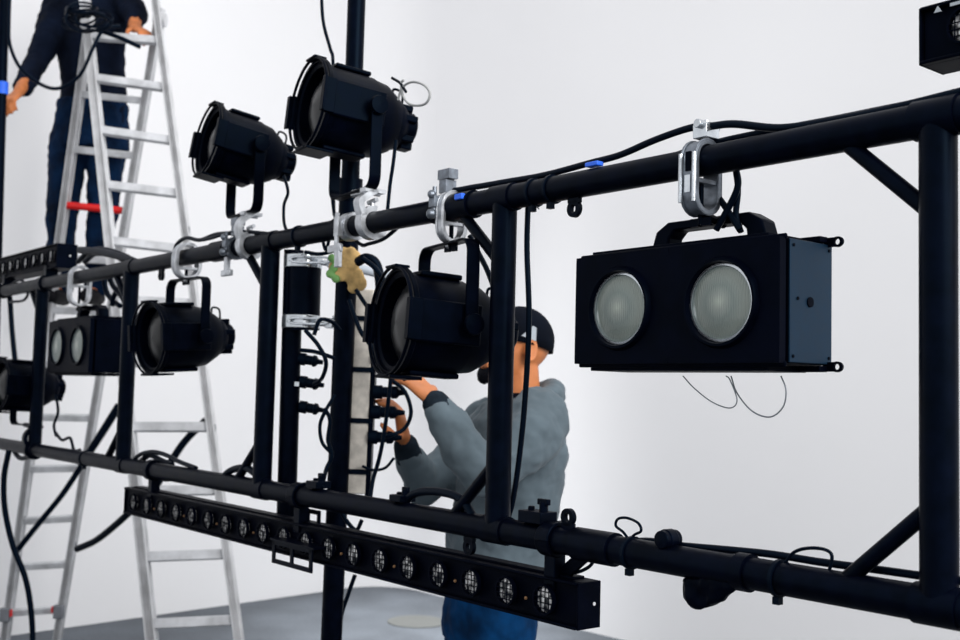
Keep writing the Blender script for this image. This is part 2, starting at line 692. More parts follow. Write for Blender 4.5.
# ------------------------------------------------------------------ par cans
def par_can(px, py, off, toward, tilt, up_yoke, chord_px, label, ylen=0.16, scale=1.0, low_hook=False):
    c = Q(px, py, off)
    v = c - CAM
    left = V((-v.y, v.x, 0)).normalized()
    ang = math.atan2(left.y, left.x) + math.radians(toward)
    Mr = Matrix.Translation(c) @ Matrix.Rotation(ang, 4, 'Z')
    hm = m_truss if low_hook else m_alu
    root = thing('par_can_light', Mr, label, 'stage light', 'par can lights on the truss')
    k = scale
    TM = Matrix.Rotation(-math.radians(tilt), 4, 'Y') @ Matrix.Diagonal((k, k, k, 1))
    # barrel: hollow at the front
    prof = [(0.118, 0.098), (0.122, 0.104), (0.122, 0.110), (0.100, 0.110), (0.098, 0.106), (-0.020, 0.106), (-0.026, 0.103),
            (-0.060, 0.098), (-0.100, 0.074), (-0.104, 0.060), (-0.098, 0.058), (-0.060, 0.080), (0.02, 0.096), (0.06, 0.098)]
    MB().shell(prof, 44, TM).build('barrel', m_can, root, sharp=30)
    mb = MB()
    mb.box((0.035, 0, 0.109), (0.10, 0.075, 0.012), TM)      # top rib
    mb.box((0.035, 0, -0.109), (0.12, 0.070, 0.012), TM)
    for s in (-1, 1):
        mb.box((0.052, s * 0.110, 0.0), (0.168, 0.010, 0.090), TM)
    mb.build('side_fin', m_can, root, bevel=0.004)
    # rear housing
    mb = MB()
    mb.lathe([(-0.098, 0.070), (-0.112, 0.066), (-0.128, 0.055), (-0.132, 0.046), (-0.158, 0.044), (-0.166, 0.036)], 24, TM)
    for a in range(6):
        an = math.radians(a * 60 + 15)
        mb.box((-0.128, 0.052 * math.cos(an), 0.052 * math.sin(an)), (0.05, 0.018, 0.018), TM)
    mb.box((-0.145, 0, -0.045), (0.034, 0.040, 0.03), TM)
    rc = mb.build('lamp_cap', m_can, root, bevel=0.003)
    mb = MB()
    mb.tube(smooth_pts([(-0.095, 0, 0.076), (-0.100, 0, 0.098), (-0.125, 0, 0.092), (-0.128, 0, 0.055)], 5), 0.0035, 8, M=TM)
    mb.build('handle', m_can, rc)
    # reflector and glass inside
    MB().lathe([(0.122, 0.0), (0.118, 0.03), (0.108, 0.06), (0.092, 0.088), (0.086, 0.0955)], 36, TM).build('lens', m_glass, root, label='dim grey glass lens')
    # accessory frame: ring of rod with four clips in front of the barrel
    gf = MB()
    ring = [(0.136, 0.119 * math.cos(2 * math.pi * i / 40), 0.119 * math.sin(2 * math.pi * i / 40)) for i in range(40)]
    gf.tube(ring, 0.0042, 8, closed=True, M=TM)
    gf.shell([(0.116, 0.110), (0.128, 0.110), (0.128, 0.120), (0.116, 0.120)], 40, TM)
    for i in range(4):
        MM = TM @ Matrix.Rotation(math.radians(90 * i), 4, 'X')
        gf.box((0.127, 0, 0.119), (0.034, 0.088 if i % 2 else 0.060, 0.006), MM)
        if i % 2:
            gf.box((0.143, 0, 0.121), (0.006, 0.088, 0.020), MM)
    gf.box((0.105, 0, -0.121), (0.075, 0.09, 0.007), TM)
    gf.build('gel_frame', m_can, root, bevel=0.002)
    # yoke: flat bar U
    sg = 1 if up_yoke else -1
    yw = 0.128 * k
    r = 0.03
    yp = [(0, -yw, -sg * 0.012), (0, -yw, sg * (ylen - r))]
    for i in range(1, 6):
        a = math.pi / 2 * i / 5
        yp.append((0, -yw + r - r * math.cos(a), sg * (ylen - r + r * math.sin(a))))
    yp += [(p[0], -p[1], p[2]) for p in reversed(yp)]
    yk = MB().ribbon(yp, V((0.030, 0, 0)), 0.006).build('yoke', m_can, root, bevel=0.0015)
    for s in (-1, 1):
        mb = MB()
        mb.cyl((0, s * 0.10 * k, 0), (0, s * (yw + 0.016), 0), 0.008, 12)
        mb.lathe([(s * (yw + 0.004), 0.016), (s * (yw + 0.012), 0.024), (s * (yw + 0.018), 0.022), (s * (yw + 0.020), 0.001)], 18, axis='Y')
        mb.build('tilt_knob', m_can, root, sharp=50)
    MB().box((0, -yw - 0.004, sg * 0.052), (0.016, 0.002, 0.022)).build('sticker', m_plate, yk, label='small white sticker')
    # clamp to the chord
    cp = onchord(chord_px[0], chord_px[1])
    top = c + Z * sg * ylen
    hh = abs((cp - top).z)
    if up_yoke:
        band_clamp(root, cp, max(hh - 0.002, 0.07), 0.034 if cp.y > 2.6 else 0.024, 0.042 if cp.y > 2.6 else 0.034)
    else:
        hook(root, cp, True, max(hh, 0.06), mirror=-1, m=hm)
    # arm from clamp to yoke middle
    foot = cp + Z * (-hh if up_yoke else hh)
    MB().tube([foot, top], 0.010, 10).build('spigot', hm, root, world=True)
    return root, c, Mr


def rear(rt, dx=-0.15, z=-0.05, y=0.0):
    return rt[2] @ V((dx, y, z))


parA = par_can(246, 151, 0.0, 20, 9, False, (250, False), 'black par can standing above the truss left of the mast, smaller of the upright pair', ylen=0.190, scale=0.90)
parB = par_can(356, 116, 0.0, 24, 5, False, (372, False), 'large black par can above the truss in front of the mast, grey wire loop behind', ylen=0.200, scale=0.97)
parC = par_can(446, 327, 0.0, 25, 3, True, (452, False), 'black par can hanging left of the nearest middle post, beside the man in grey', ylen=0.185, scale=1.0)
parD = par_can(186, 337, 0.0, 27, -4, True, (187, False), 'black par can hanging on a hook clamp beside the small twin blinder', ylen=0.185, scale=0.95)
parE = par_can(27, 386, 0.0, 24, 2, False, (34, True), 'black par can standing on the bottom chord at the left edge', ylen=0.165, scale=0.95, low_hook=True)


# ------------------------------------------------------------------ blinders
def blinder(px_r, py_top, py_bot, label, off=0.0, tilt=0):
    """twin lamp blinder, front right vertical edge seen at px_r"""
    p = Q(px_r, (py_top + py_bot) / 2, off)
    W, D, HH = 0.465, 0.128, 0.204
    M = TFat(p + BK * D / 2 - XN * W / 2)
    root = thing('twin_blinder_light', M, label, 'stage light', 'twin blinder lights hanging from the truss')
    # housing with round openings in front: box + front panel with bezels
    mb = MB()
    mb.box((0, 0.004, 0), (W, D - 0.012, HH))
    mb.box((0, -D / 2 + 0.002, HH / 2 + 0.001), (W * 0.0 + W + 0.004, 0.006, 0.010))
    mb.box((0, -D / 2 + 0.002, -HH / 2 - 0.001), (W + 0.004, 0.006, 0.010))
    housing = mb.build('housing', m_box, root, bevel=0.003)
    fp = MB()
    # front plate around two holes
    for s in (-1, 1):
        cx = s * W / 4
        rr = 0.070
        outl, inn = [], []
        ca_ = math.atan2(HH / 2, W / 4)
        angs = sorted([2 * math.pi * i / 48 for i in range(48)] + [ca_, math.pi - ca_, math.pi + ca_, 2 * math.pi - ca_])
        for a in angs:
            ca, sa = math.cos(a), math.sin(a)
            t = 1 / max(abs(ca) / (W / 4), abs(sa) / (HH / 2 - 0.0005))
            outl.append((cx + ca * t, sa * t))
            inn.append((cx + rr * ca, rr * sa))
        RM = Matrix.Rotation(math.radians(90), 4, 'Z') @ Matrix.Diagonal((1, -1, 1, 1))
        fp.band(outl, inn, -D / 2 - 0.014, -D / 2 + 0.002, RM)
    fp.build('front_panel', m_box, root)
    for s in (-1, 1):
        cx = s * W / 4
        TMx = Matrix.Translation((cx, -D / 2 - 0.010, 0.0)) @ Matrix.Rotation(math.radians(-90), 4, 'Z')
        bz = MB().shell([(-0.006, 0.066), (-0.006, 0.078), (0.006, 0.078), (0.014, 0.074), (0.014, 0.0695), (0.0, 0.0665)], 44, TMx)
        # dark raised lip that crowns the upper right of each lamp
        bz.build('lamp_bezel', m_can, root)
        prof = [(0.004, 0.0), (0.0015, 0.03), (-0.002, 0.058), (-0.010, 0.0665)]
        ln = MB().lathe([(0.012, 0.0), (0.011, 0.02), (0.008, 0.042), (0.002, 0.062), (-0.004, 0.066)], 44, TMx)
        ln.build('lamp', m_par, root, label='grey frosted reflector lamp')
        MB().shell([(0.001, 0.0625), (0.006, 0.0625), (0.005, 0.0665), (0.001, 0.0665)], 44, TMx).build('lamp_rim', m_chr, root)
    # end plates, screws
    for s in (-1, 1):
        ep = MB().box((s * (W / 2 + 0.0015), 0.004, 0), (0.003, D - 0.010, HH - 0.004)).build('end_plate', m_side if px_r > 500 else m_box, root, bevel=0.001, label='slate grey end plate' if px_r > 500 else None)
        sc = MB()
        for yy in (-1, 1):
            for zz in (-1, 1):
                sc.cyl((s * (W / 2 + 0.002), 0.004 + yy * (D / 2 - 0.014), zz * (HH / 2 - 0.012)), (s * (W / 2 + 0.0045), 0.004 + yy * (D / 2 - 0.014), zz * (HH / 2 - 0.012)), 0.0028, 10)
        sc.cyl((s * (W / 2 + 0.002), 0.0, 0.0), (s * (W / 2 + 0.005), 0.0, 0.0), 0.0085, 14)
        sc.cyl((s * (W / 2 + 0.002), -0.034, 0.004), (s * (W / 2 + 0.0045), -0.034, 0.004), 0.003, 10)
        sc.build('screw', m_box, ep)
    # top and bottom rails with ears at the near end
    for zz in (1, -1):
        mb = MB()
        mb.box((-0.01, 0.0, zz * (HH / 2 + 0.007)), (W - 0.06, D - 0.02, 0.010))
        mb.box((0.19, 0.040, zz * (HH / 2 + 0.006)), (0.09, 0.022, 0.010))
        out, inn = [], []
        for i in range(20):
            a = 2 * math.pi * i / 20
            out.append((W / 2 + 0.020 + 0.011 * math.cos(a), zz * (HH / 2 + 0.002) + 0.009 * math.sin(a)))
            inn.append((W / 2 + 0.020 + 0.005 * math.cos(a), zz * (HH / 2 + 0.002) + 0.005 * math.sin(a)))
        RM = Matrix.Rotation(math.radians(90), 4, 'Z') @ Matrix.Diagonal((1, -1, 1, 1))
        mb.band(out, inn, 0.050, 0.056, RM)
        mb.box((W / 2 + 0.004, 0.053, zz * (HH / 2 + 0.002)), (0.020, 0.006, 0.016))
        mb.build('rail', m_box, root, bevel=0.001)
    # handle on top: angular bar
    hz = HH / 2 + 0.012
    hs = 0.035
    pr = [(hs - 0.128, hz), (hs - 0.118, hz + 0.030), (hs - 0.090, hz + 0.046), (hs + 0.090, hz + 0.046), (hs + 0.118, hz + 0.030), (hs + 0.128, hz)]
    inn = [(hs - 0.088, hz), (hs - 0.086, hz + 0.016), (hs - 0.072, hz + 0.030), (hs + 0.072, hz + 0.030), (hs + 0.086, hz + 0.016), (hs + 0.088, hz)]
    RM = Matrix.Rotation(math.radians(90), 4, 'Z') @ Matrix.Diagonal((1, -1, 1, 1))
    MB().band(pr, inn, -0.020, 0.020, RM, closed=False).build('handle', m_can, root, bevel=0.004)
    cp = M.translation + Z * (hz + 0.045) + XN * (hs + 0.024)
    return root, M, cp


bl1 = blinder(785, 235.5, 363.5, 'large black twin blinder with two grey round lamps, hanging near the right', 0.0)
bl2 = blinder(93, 318, 372, 'small distant twin blinder with two narrow lamps, hanging on the left of the truss', 0.0)
for bl in (bl1, bl2):
    root, M, cp = bl
    # the chord above the handle
    rel = cp - T0
    s_ = rel.dot(XN)
    chord = T0 + XN * s_
    d_ = (chord - cp).z
    if bl is bl1:
        band_clamp(root, chord, d_ + 0.004, 0.034, hw=0.034)
        cl_ = [c_ for c_ in root.children if c_.name.startswith('clamp')][0]
        cl_.data.materials[0] = m_dcast
        Mx = TFat(chord)
        mb = MB()
        for x_ in (-0.015, 0.015):
            mb.tube([(x_, -0.0375, z_) for z_ in (0.010, -0.03, -0.075)], 0.0035, 8, M=Mx)
        mb.build('edge_rib', m_chr, cl_, world=True, label='bright edge ribs')
        MB().box((0, -0.0345, -0.004), (0.011, 0.003, 0.034), Mx).build('slot', m_box, cl_, world=True, label='dark slot')
        MB().box((0, -0.0350, -0.043), (0.012, 0.004, 0.030), Mx).build('threaded_insert', m_chr, cl_, world=True)
        mb = MB()
        Mx = TFat(chord + Z * 0.046 + BK * 0.012)
        mb.box((0, 0, 0.008), (0.030, 0.036, 0.024), Mx)
        mb.cyl((0.0, -0.026, 0.020), (0.0, 0.030, 0.020), 0.008, 12, Mx)
        mb.cyl((0, 0, 0.014), (0, 0, 0.030), 0.005, 8, Mx)
        mb.build('clamp_bolt', m_chr, root, world=True, bevel=0.001, label='shiny bolt on top of the clamp')
    else:
        band_clamp(root, chord, d_ + 0.004, 0.030, hw=0.040)
    # link the clamp down to the handle if it is not over it
    MB().cyl(chord - Z * (d_ + 0.002), cp - Z * 0.012, 0.008, 10).build('bolt', m_can, root, world=True)


# ------------------------------------------------------------------ LED bars
def led_bar(p_near, L, count, label, first=0.07, hh=0.088, dd=0.060, grid=True, pitch=None):
    """bar whose near front top corner is p_near, running L metres away along the truss"""
    M = TFat(p_near - XN * L / 2 + BK * dd / 2 - Z * hh / 2)
    root = thing('led_light_bar', M, label, 'light bar', 'led light bars')
    mb = MB()
    mb.box((0, 0.004, 0), (L, dd - 0.008, hh))
    mb.box((0, -dd / 2 + 0.003, hh / 2 - 0.003), (L, 0.014, 0.006))
    mb.box((0, -dd / 2 + 0.003, -hh / 2 + 0.003), (L, 0.014, 0.006))
    mb.box((0, 0.004, hh / 2 + 0.002), (L - 0.06, dd * 0.55, 0.006))
    mb.build('housing', m_box, root, bevel=0.002)
    for s in (-1, 1):
        e = MB().box((s * (L / 2 + 0.002), 0, 0), (0.004, dd, hh)).build('end_cap', m_box, root, bevel=0.001)
        MB().cyl((s * (L / 2 + 0.003), 0.012, 0.002), (s * (L / 2 + 0.0055), 0.012, 0.002), 0.0035, 10).build('screw', m_plate, e)
    pt = pitch or (L - 2 * first) / (count - 1)
    for i in range(count):
        x = L / 2 - first - i * pt
        TMx = Matrix.Translation((x, -dd / 2, 0.0)) @ Matrix.Rotation(math.radians(-90), 4, 'Z')
        l = MB().lathe([(0.006, 0.0), (0.005, 0.014), (0.002, 0.0235), (-0.002, 0.0265)], 24, TMx).build('led_lens', m_led, root, label='mottled silver lens with painted reflections')
        g = MB()
        for q in (-0.016, -0.0055, 0.0055, 0.016) if grid else (0.0,):
            hl = math.sqrt(0.0265 ** 2 - q * q)
            g.box((x + q, -dd / 2 - 0.0075, 0), (0.0016, 0.0016, 2 * hl))
            g.box((x, -dd / 2 - 0.0078, q), (2 * hl, 0.0016, 0.0016))
        g.shell([(0.0, 0.026), (0.009, 0.026), (0.009, 0.0295), (0.0, 0.0295)], 24, TMx)
        g.build('grille', m_box, l)
    for i in range(0, count - 1, 2):
        x = L / 2 - first - (i + 0.5) * pt
        if count > 10:
            MB().ball((x, -dd / 2 - 0.001, -0.006), 0.0036, 8).build('indicator', m_amber, root, label='tiny amber sensor dot')
    return root, M


pn = Q(577, 583, -0.012)
pf = Q(125, 487, -0.012)
L1 = (pn - pf).dot(XN)
bar1 = led_bar(pn, L1, 19, 'long black LED bar with a row of round lenses hung under the bottom chord', first=0.085)
# brackets of the long bar: slotted plates and clamps
root = bar1[0]


def slotted(parent, M, wx, hz, t=0.005):
    """L plate with two slots, local X wide, Z high"""
    mb = MB()
    mb.box((0, 0, hz / 2 - 0.006), (wx, t, 0.012), M)
    mb.box((0, 0, -hz / 2 + 0.006), (wx, t, 0.012), M)
    for x in (-wx / 2 + 0.006, 0, wx / 2 - 0.006):
        mb.box((x, 0, 0), (0.014, t, hz), M)
    mb.build('slotted_bracket', m_truss, parent, world=True, bevel=0.001)


c = Q(292, 556, -0.05)
slotted(root, TFat(c), 0.20, 0.060)
mb = MB()
mb.box((0, 0.04, 0.031), (0.22, 0.09, 0.005), TFat(c))
mb.build('bracket_shelf', m_truss, root, world=True)
c = Q(308, 520, 0.03)
slotted(root, TFat(c), 0.12, 0.060)
for px in (300, 153, 553):
    ch = onchord(px, True)
    mb = MB()
    Mx = TFat(ch)
    oo, ii = stadium(0.034, -0.034, 0.034, 12), stadium(0.0262, -0.0262, 0.0262, 12)
    mb.band(oo, ii, -0.018, 0.018, Mx)
    mb.box((0, 0.006, -0.062), (0.030, 0.030, 0.068), Mx)
    mb.box((0, 0.030, 0.018), (0.030, 0.03, 0.030), Mx)
    mb.build('pipe_clamp', m_truss, root, world=True, bevel=0.002)
# near arm that slants to the bar's end
mb = MB()
a = onchord(582, True) - Z * 0.020 + BK * 0.01
b = Q(548, 588, 0.02)
mb.ribbon([a, (a + b) / 2, b], XN * 0.045, 0.010)
mb.build('hanger_arm', m_truss, root, world=True, bevel=0.002)

pn2 = Q(57, 243, 0.0)
bar2 = led_bar(pn2, 1.0, 9, 'short black LED bar lying along the truss top at the left edge', first=0.06, hh=0.100, dd=0.085, grid=False)
for f_ in (0.12, 0.7):
    mb = MB()
    q = T0 + XN * ((pn2 - T0).dot(XN) - f_)
    mb.box((0, 0.02, 0.045), (0.03, 0.05, 0.06), TFat(q))
    mb.band(stadium(0.034, -0.034, 0.034, 12), stadium(0.0262, -0.0262, 0.0262, 12), -0.015, 0.015, TFat(q))
    mb.build('pipe_clamp', m_truss, bar2[0], world=True, bevel=0.002)

pr3 = P(921, 8, 1.74)
bar3_M = pr3 + XN * 0.9
bar3 = led_bar(bar3_M, 0.9, 7, 'black LED bar corner with one gridded lens at the top right of the frame', first=0.075, pitch=0.125, hh=0.092, dd=0.075)
# make its first visible lens sit where the photo shows it, with printed marks on the front
mb = MB()
x0 = -0.45
for (xa, xb, ww) in ((0.050, 0.072, 0.005), (0.080, 0.115, 0.005)):
    mb.box((x0 + (xa + xb) / 2, -0.0375 - 0.0045, 0.0368), (xb - xa, 0.001, ww))
tri = [(-0.006, -0.004), (0.006, -0.004), (0.0, 0.006)]
mb.add([V((x0 + 0.030 + a_, -0.0425 + dy_, 0.0345 + b_)) for dy_ in (0, 0.002) for a_, b_ in tri], [(0, 1, 2), (5, 4, 3), (0, 3, 4, 1), (1, 4, 5, 2), (2, 5, 3, 0)])
mb.build('printed_marks', m_patch, bar3[0], label='white printed triangle and lettering')
# its stand-off bracket to the chord (outside the frame on the right)
mb = MB()
q = T0 + XN * 0.40
top_ = pr3 + XN * 0.58 + BK * 0.05
mb.tube([q, V((q.x, q.y, top_.z - 0.13)), V((top_.x, top_.y, top_.z - 0.075))], 0.012, 10)
mb.build('bracket', m_truss, bar3[0], world=True)

# ------------------------------------------------------------------ mast and power column
DM = 3.0
mast_t, mast_b = P(357, -60, DM), P(344, 300, DM)


def colpt(px, py, d):
    return P(px, py, d)


mast = thing('mast', Matrix.Translation(V((P(332, 600, DM).x, P(332, 600, DM).y, 0))), 'tall black round mast standing behind the truss, running out of the top of the frame', 'mast')
a, b = P(358, -40, DM), P(330, 660, DM)
# carry on to the floor
dn = (b - a).normalized()
b = a + dn * ((a.z - 0.03) / -dn.z)
mid = P(341, 395, DM)
MB().cyl(a, P(350, 190, DM), 0.0245, 24).build('upper_tube', m_truss, mast, world=True)
MB().cyl(P(350.5, 180, DM), b, 0.0290, 24).build('lower_tube', m_truss, mast, world=True)
p_ = P(350, 190, DM)
MB().cyl(p_ + dn * 0.03, p_ - dn * 0.03, 0.034, 24).build('sleeve', m_truss, mast, world=True)
mb = MB()
mb.lathe([(0.0, 0.17), (0.02, 0.17), (0.03, 0.06), (0.05, 0.05)], 28, Matrix.Translation(V((b.x, b.y, 0.0))), axis='Z')
mb.build('base_plate', m_truss, mast, world=True)

# thick cylinder held between chrome clamps, left of the mast
DC = 3.10
pipe = thing('socket_column', Matrix.Translation(P(292, 480, DC)), 'black vertical pipe with plug sockets clamped beside the truss post', 'pipe')
MB().cyl(P(294, 250, DC), P(286, 528, DC), 0.0275, 24).build('tube', m_truss, pipe, world=True)
MB().cyl(P(304.5, 258, DC), P(302.5, 330, DC), 0.048, 28).build('coupler_drum', m_truss, pipe, world=True, label='thick black drum between the clamps')
for (y0, x0) in ((262, 303), (322, 301)):
    c = P(x0, y0, DC)
    M = Matrix.Translation(c)
    mb = MB()
    mb.lathe([(-0.018, 0.051), (-0.018, 0.054), (0.018, 0.054), (0.018, 0.051)], 36, M, axis='Z')
    # slotted tongue to the mast
    oo = [(0.030 * math.cos(t) + (0.03 if math.cos(t) > 0 else -0.03), 0.011 * math.sin(t)) for t in [2 * math.pi * i / 24 for i in range(24)]]
    ii = [(0.020 * math.cos(t) + (0.03 if math.cos(t) > 0 else -0.03), 0.005 * math.sin(t)) for t in [2 * math.pi * i / 24 for i in range(24)]]
    MM = Matrix.Translation(c + V((0.030, -0.058, 0))) @ Matrix.Rotation(math.radians(90), 4, 'Z') @ Matrix.Diagonal((1, -1, 1, 1))
    mb.band(oo, ii, -0.008, 0.004, MM)
    MM = Matrix.Translation(c + V((0.085, -0.035, -0.004)))
    mb.cyl((-0.03, 0, 0.0), (0.035, 0.01, -0.006), 0.008, 12, MM)
    mb.box((0.0, 0, 0.0), (0.02, 0.035, 0.028), MM)
    mb.cyl((0.01, -0.012, 0.014), (0.03, -0.012, 0.020), 0.006, 10, MM)
    mb.build('chrome_clamp', m_chr, pipe, world=True, bevel=0.0015, label='shiny chrome clamp with a slot')
for i, (x, y) in enumerate(((302, 359), (303, 382), (303, 407))):
    c = P(x, y, DC)
    X_ = V((1, 0, 0))
    prof = [(-0.01, 0.017), (0.010, 0.018), (0.012, 0.014), (0.030, 0.0135), (0.032, 0.017), (0.040, 0.016), (0.046, 0.008), (0.060, 0.006)]
    MB().lathe(prof, 18, Matrix.Translation(c) @ Matrix.Rotation(math.radians(8), 4, 'Y')).build('plug', m_rub, pipe, world=True)
MB().box((0, 0, 0), (0.012, 0.010, 0.012), Matrix.Translation(P(297, 384, DC - 0.03))).build('latch', m_chr, pipe, world=True)

# cream power strip right of the mast, with plugs
strip = thing('power_strip', Matrix.Translation(P(360, 490, 3.02)), 'tall grubby cream power strip fixed to the right side of the mast', 'power strip')
a, b = P(366, 290, 3.04), P(357, 493, 3.04)
ax = (a - b).normalized()
mb = MB()
Mst = frame(V((1, 0, 0)) - ax * ax.x, V((0, 1, 0)), ax, (a + b) / 2)
mb.box((0, 0, 0), (0.050, 0.055, (a - b).length), Mst)
mb.build('casing', m_cream, strip, world=True, bevel=0.003)
for f_ in (-0.22, -0.08, 0.06, 0.2):
    MB().box((0.004, 0.0, f_), (0.058, 0.062, 0.014), Mst).build('strap', m_rub, strip, world=True)
MB().box((0.031, 0.0, -0.02), (0.014, 0.05, (a - b).length * 0.95), Mst).build('socket_rail', m_truss, strip, world=True)
for (x, y) in ((376, 358), (377, 392), (375, 412), (372, 437)):
    prof = [(-0.01, 0.019), (0.014, 0.019), (0.016, 0.015), (0.040, 0.0145), (0.042, 0.018), (0.055, 0.017), (0.062, 0.009), (0.082, 0.006)]
    MB().lathe(prof, 18, Matrix.Translation(P(x, y, 3.02)) @ Matrix.Rotation(math.radians(0), 4, 'Y')).build('plug', m_rub, strip, world=True)

# pale pipe running off behind the hanging can
a, b = P(356, 268, 3.15), P(470, 296, 3.35)
o = MB().cyl(a, b, 0.013, 16).build('pale_pipe', m_pale)
single(o, 'pale grey pipe reaching right from the mast top clamp behind the par can', 'pipe')

# small ochre cloth tied round the mast at the clamps
mb = MB()
for i in range(26):
    t = i / 25
    c = P(343 + 16 * math.sin(t * 9) * 0.7 + 6 * t, 253 + 32 * t + 3 * math.sin(i * 2.1), 2.94)
    mb.ball(c, (0.016 + 0.008 * random.random(), 0.010, 0.014 + 0.008 * random.random()), 10, R=Matrix.Rotation(random.random() * 3, 3, 'Y'))
o = mb.build('rag', m_yel)
rm = o.modifiers.new('remesh', 'REMESH')
rm.mode = 'VOXEL'; rm.voxel_size = 0.004; rm.use_smooth_shade = True
single(o, 'small ochre yellow rag bunched on the mast beside the chrome clamps', 'rag')
mb = MB()
for (x, y) in ((332, 258), (334, 268), (330, 274), (336, 279)):
    mb.ball(P(x, y, 2.93), (0.013, 0.008, 0.012), 8)
o = mb.build('tape_roll', m_grn)
rm = o.modifiers.new('remesh', 'REMESH')
rm.mode = 'VOXEL'; rm.voxel_size = 0.004; rm.use_smooth_shade = True
single(o, 'bit of crumpled green tape stuck left of the ochre rag', 'tape')
# silver swivel coupler where mast meets the top chord
cpl = thing('swivel_coupler', TFat(onchord(352)), 'silver swivel coupler on the top chord above the ochre rag', 'clamp')
mb = MB()
Mx = TFat(onchord(352))
mb.band(stadium(0.036, -0.036, 0.036, 12), stadium(0.0265, -0.0265, 0.0265, 12), -0.018, 0.018, Mx)
mb.box((0, -0.040, -0.004), (0.020, 0.016, 0.05), Mx)
mb.build('jaw', m_alu, cpl, world=True, bevel=0.001)
mb = MB()
mb.cyl((0, -0.044, 0.030), (0, -0.044, -0.075), 0.006, 10, Mx)
mb.box((0.010, -0.044, -0.078), (0.020, 0.012, 0.060), Mx)
mb.box((-0.006, -0.044, -0.060), (0.060, 0.010, 0.018), Mx)
mb.build('wing_nut', m_alu, cpl, world=True, bevel=0.002)


def small_coupler(px, label, low=False, h=0.05):
    c = onchord(px, low)
    Mx = TFat(c)
    t = thing('pipe_coupler', Mx, label, 'clamp', 'bare metal couplers on the top chord')
    mb = MB()
    mb.band(stadium(0.035, -0.035, 0.035, 12), stadium(0.0265, -0.0265, 0.0265, 12), -0.012, 0.012, Mx)
    mb.box((0, -0.034, 0.012), (0.022, 0.020, 0.026), Mx)
    mb.box((0, 0.0, 0.050), (0.026, 0.030, 0.030), Mx)
    mb.build('jaw', m_dcast, t, world=True, bevel=0.001)
    mb = MB()
    mb.cyl((0, -0.036, -0.012), (0, -0.036, 0.046), 0.005, 8, Mx)
    mb.box((0, 0, 0.078), (0.042, 0.026, 0.022), Mx)
    mb.ball((0.0, -0.044, 0.028), 0.010, 8, Mx)
    mb.ball((0.0, -0.044, -0.016), 0.012, 8, Mx)
    mb.build('bolt', m_dcast, t, world=True, bevel=0.001)
    return t


small_coupler(447, 'dull metal coupler with bolts on the top chord over the nearest hanging par can')
small_coupler(237, 'small grey coupler on the top chord below the upright par can on the left')
mb = MB()
Mx = TFat(onchord(234))
t = MB().box((0, -0.02, -0.055), (0.018, 0.014, 0.055), Mx).box((0, -0.02, -0.075), (0.060, 0.012, 0.018), Mx)
o = t.build('wing_nut', m_alu, bevel=0.002)
o.parent = None
single(o, 'silver wing nut hanging below the top chord left of the double post', 'wing nut')

# ------------------------------------------------------------------ ladder
lad = thing('folding_ladder', Matrix.Translation(V((P(100, 600, 5.4).x, 5.2, 0))), 'tall aluminium folding ladder standing open against the white corner', 'ladder')


def to_floor(a, b):
    d = (b - a).normalized()
    return a + d * ((a.z - 0.0) / -d.z)


dA = 5.65
# four stiles: apex points and a low reference pixel
st = {
    'fl': (P(87, 20, dA), P(152, 640, 4.72)),
    'fr': (P(157, 12, dA + 0.05), P(239, 640, 4.76)),
    'rl': (P(90, 20, dA + 0.06), P(5, 640, 6.20)),
    'rr': (P(160, 12, dA + 0.11), P(57, 640, 6.24)),
}
for k_, (a, b) in st.items():
    e = to_floor(a, b)
    d = (a - e).normalized()
    topx = a + d * (0.55 if k_[0] == 'f' else 0.02)
    # rectangular stile: width across (x) 0.028, depth 0.06
    x_ = V((1, 0.05, 0)).normalized()
    y_ = d.cross(x_).normalized()
    x_ = y_.cross(d)
    M = frame(x_, y_, d, (topx + e) / 2)
    L = (topx - e).length
    s_ = MB()
    sw_ = 0.046 if k_ == 'fl' else 0.038
    s_.box((0, 0, 0.01), (sw_ - 0.010, 0.066, L - 0.02), M)
    s_.box((0, -0.031, 0.01), (sw_, 0.004, L - 0.02), M)
    s_.box((0, 0.031, 0.01), (sw_, 0.004, L - 0.02), M)
    so = s_.build('stile', m_lad, lad, world=True, bevel=0.002)
    MB().box((0, 0, -L / 2 + 0.03), (0.042, 0.075, 0.06), M).build('rubber_foot', m_rub, so, world=True)
    st[k_] = (a, e)


def at_row(pair, py):
    a, e = pair
    lo, hi = -0.2, 1.0
    for _ in range(50):
        m = (lo + hi) / 2
        if pix(a + (e - a) * m)[1] < py:
            lo = m
        else:
            hi = m
    return a + (e - a) * lo


for (yl, yr) in ((36, 41), (78, 88), (130, 141), (185, 194), (241, 250), (300, 304), (362, 363), (427, 427), (491, 490), (557, 554), (624, 620)):
    a, b = at_row(st['fl'], yl), at_row(st['fr'], yr)
    d = (b - a).normalized()
    upv = (st['fl'][0] - st['fl'][1]).normalized()
    nrm = d.cross(upv)
    M = frame(d, -nrm, -nrm.cross(d) * -1, (a + b) / 2)
    mb = MB()
    mb.box((0, 0, 0), ((b - a).length, 0.034, 0.044), M)
    mb.build('rung', m_rung, lad, world=True, bevel=0.004)
for (yl, yr) in ((94, 101), (149, 156), (205, 211), (258, 261), (310, 312), (364, 366), (417, 418), (469, 468), (521, 518), (567, 564), (613, 609)):
    a, b = at_row(st['rl'], yl), at_row(st['rr'], yr)
    mt = m_red if yl == 205 else m_rung
    if yl == 205:
        MB().cyl(a, b, 0.020, 16).build('rung', mt, lad, world=True, label='bright red rung')
    else:
        d = (b - a).normalized()
        upv = (st['rl'][0] - st['rl'][1]).normalized()
        nrm = d.cross(upv)
        M = frame(d, nrm, nrm.cross(d) * -1, (a + b) / 2)
        MB().box((0, 0, 0), ((b - a).length, 0.032, 0.038), M).build('rung', mt, lad, world=True, bevel=0.004)
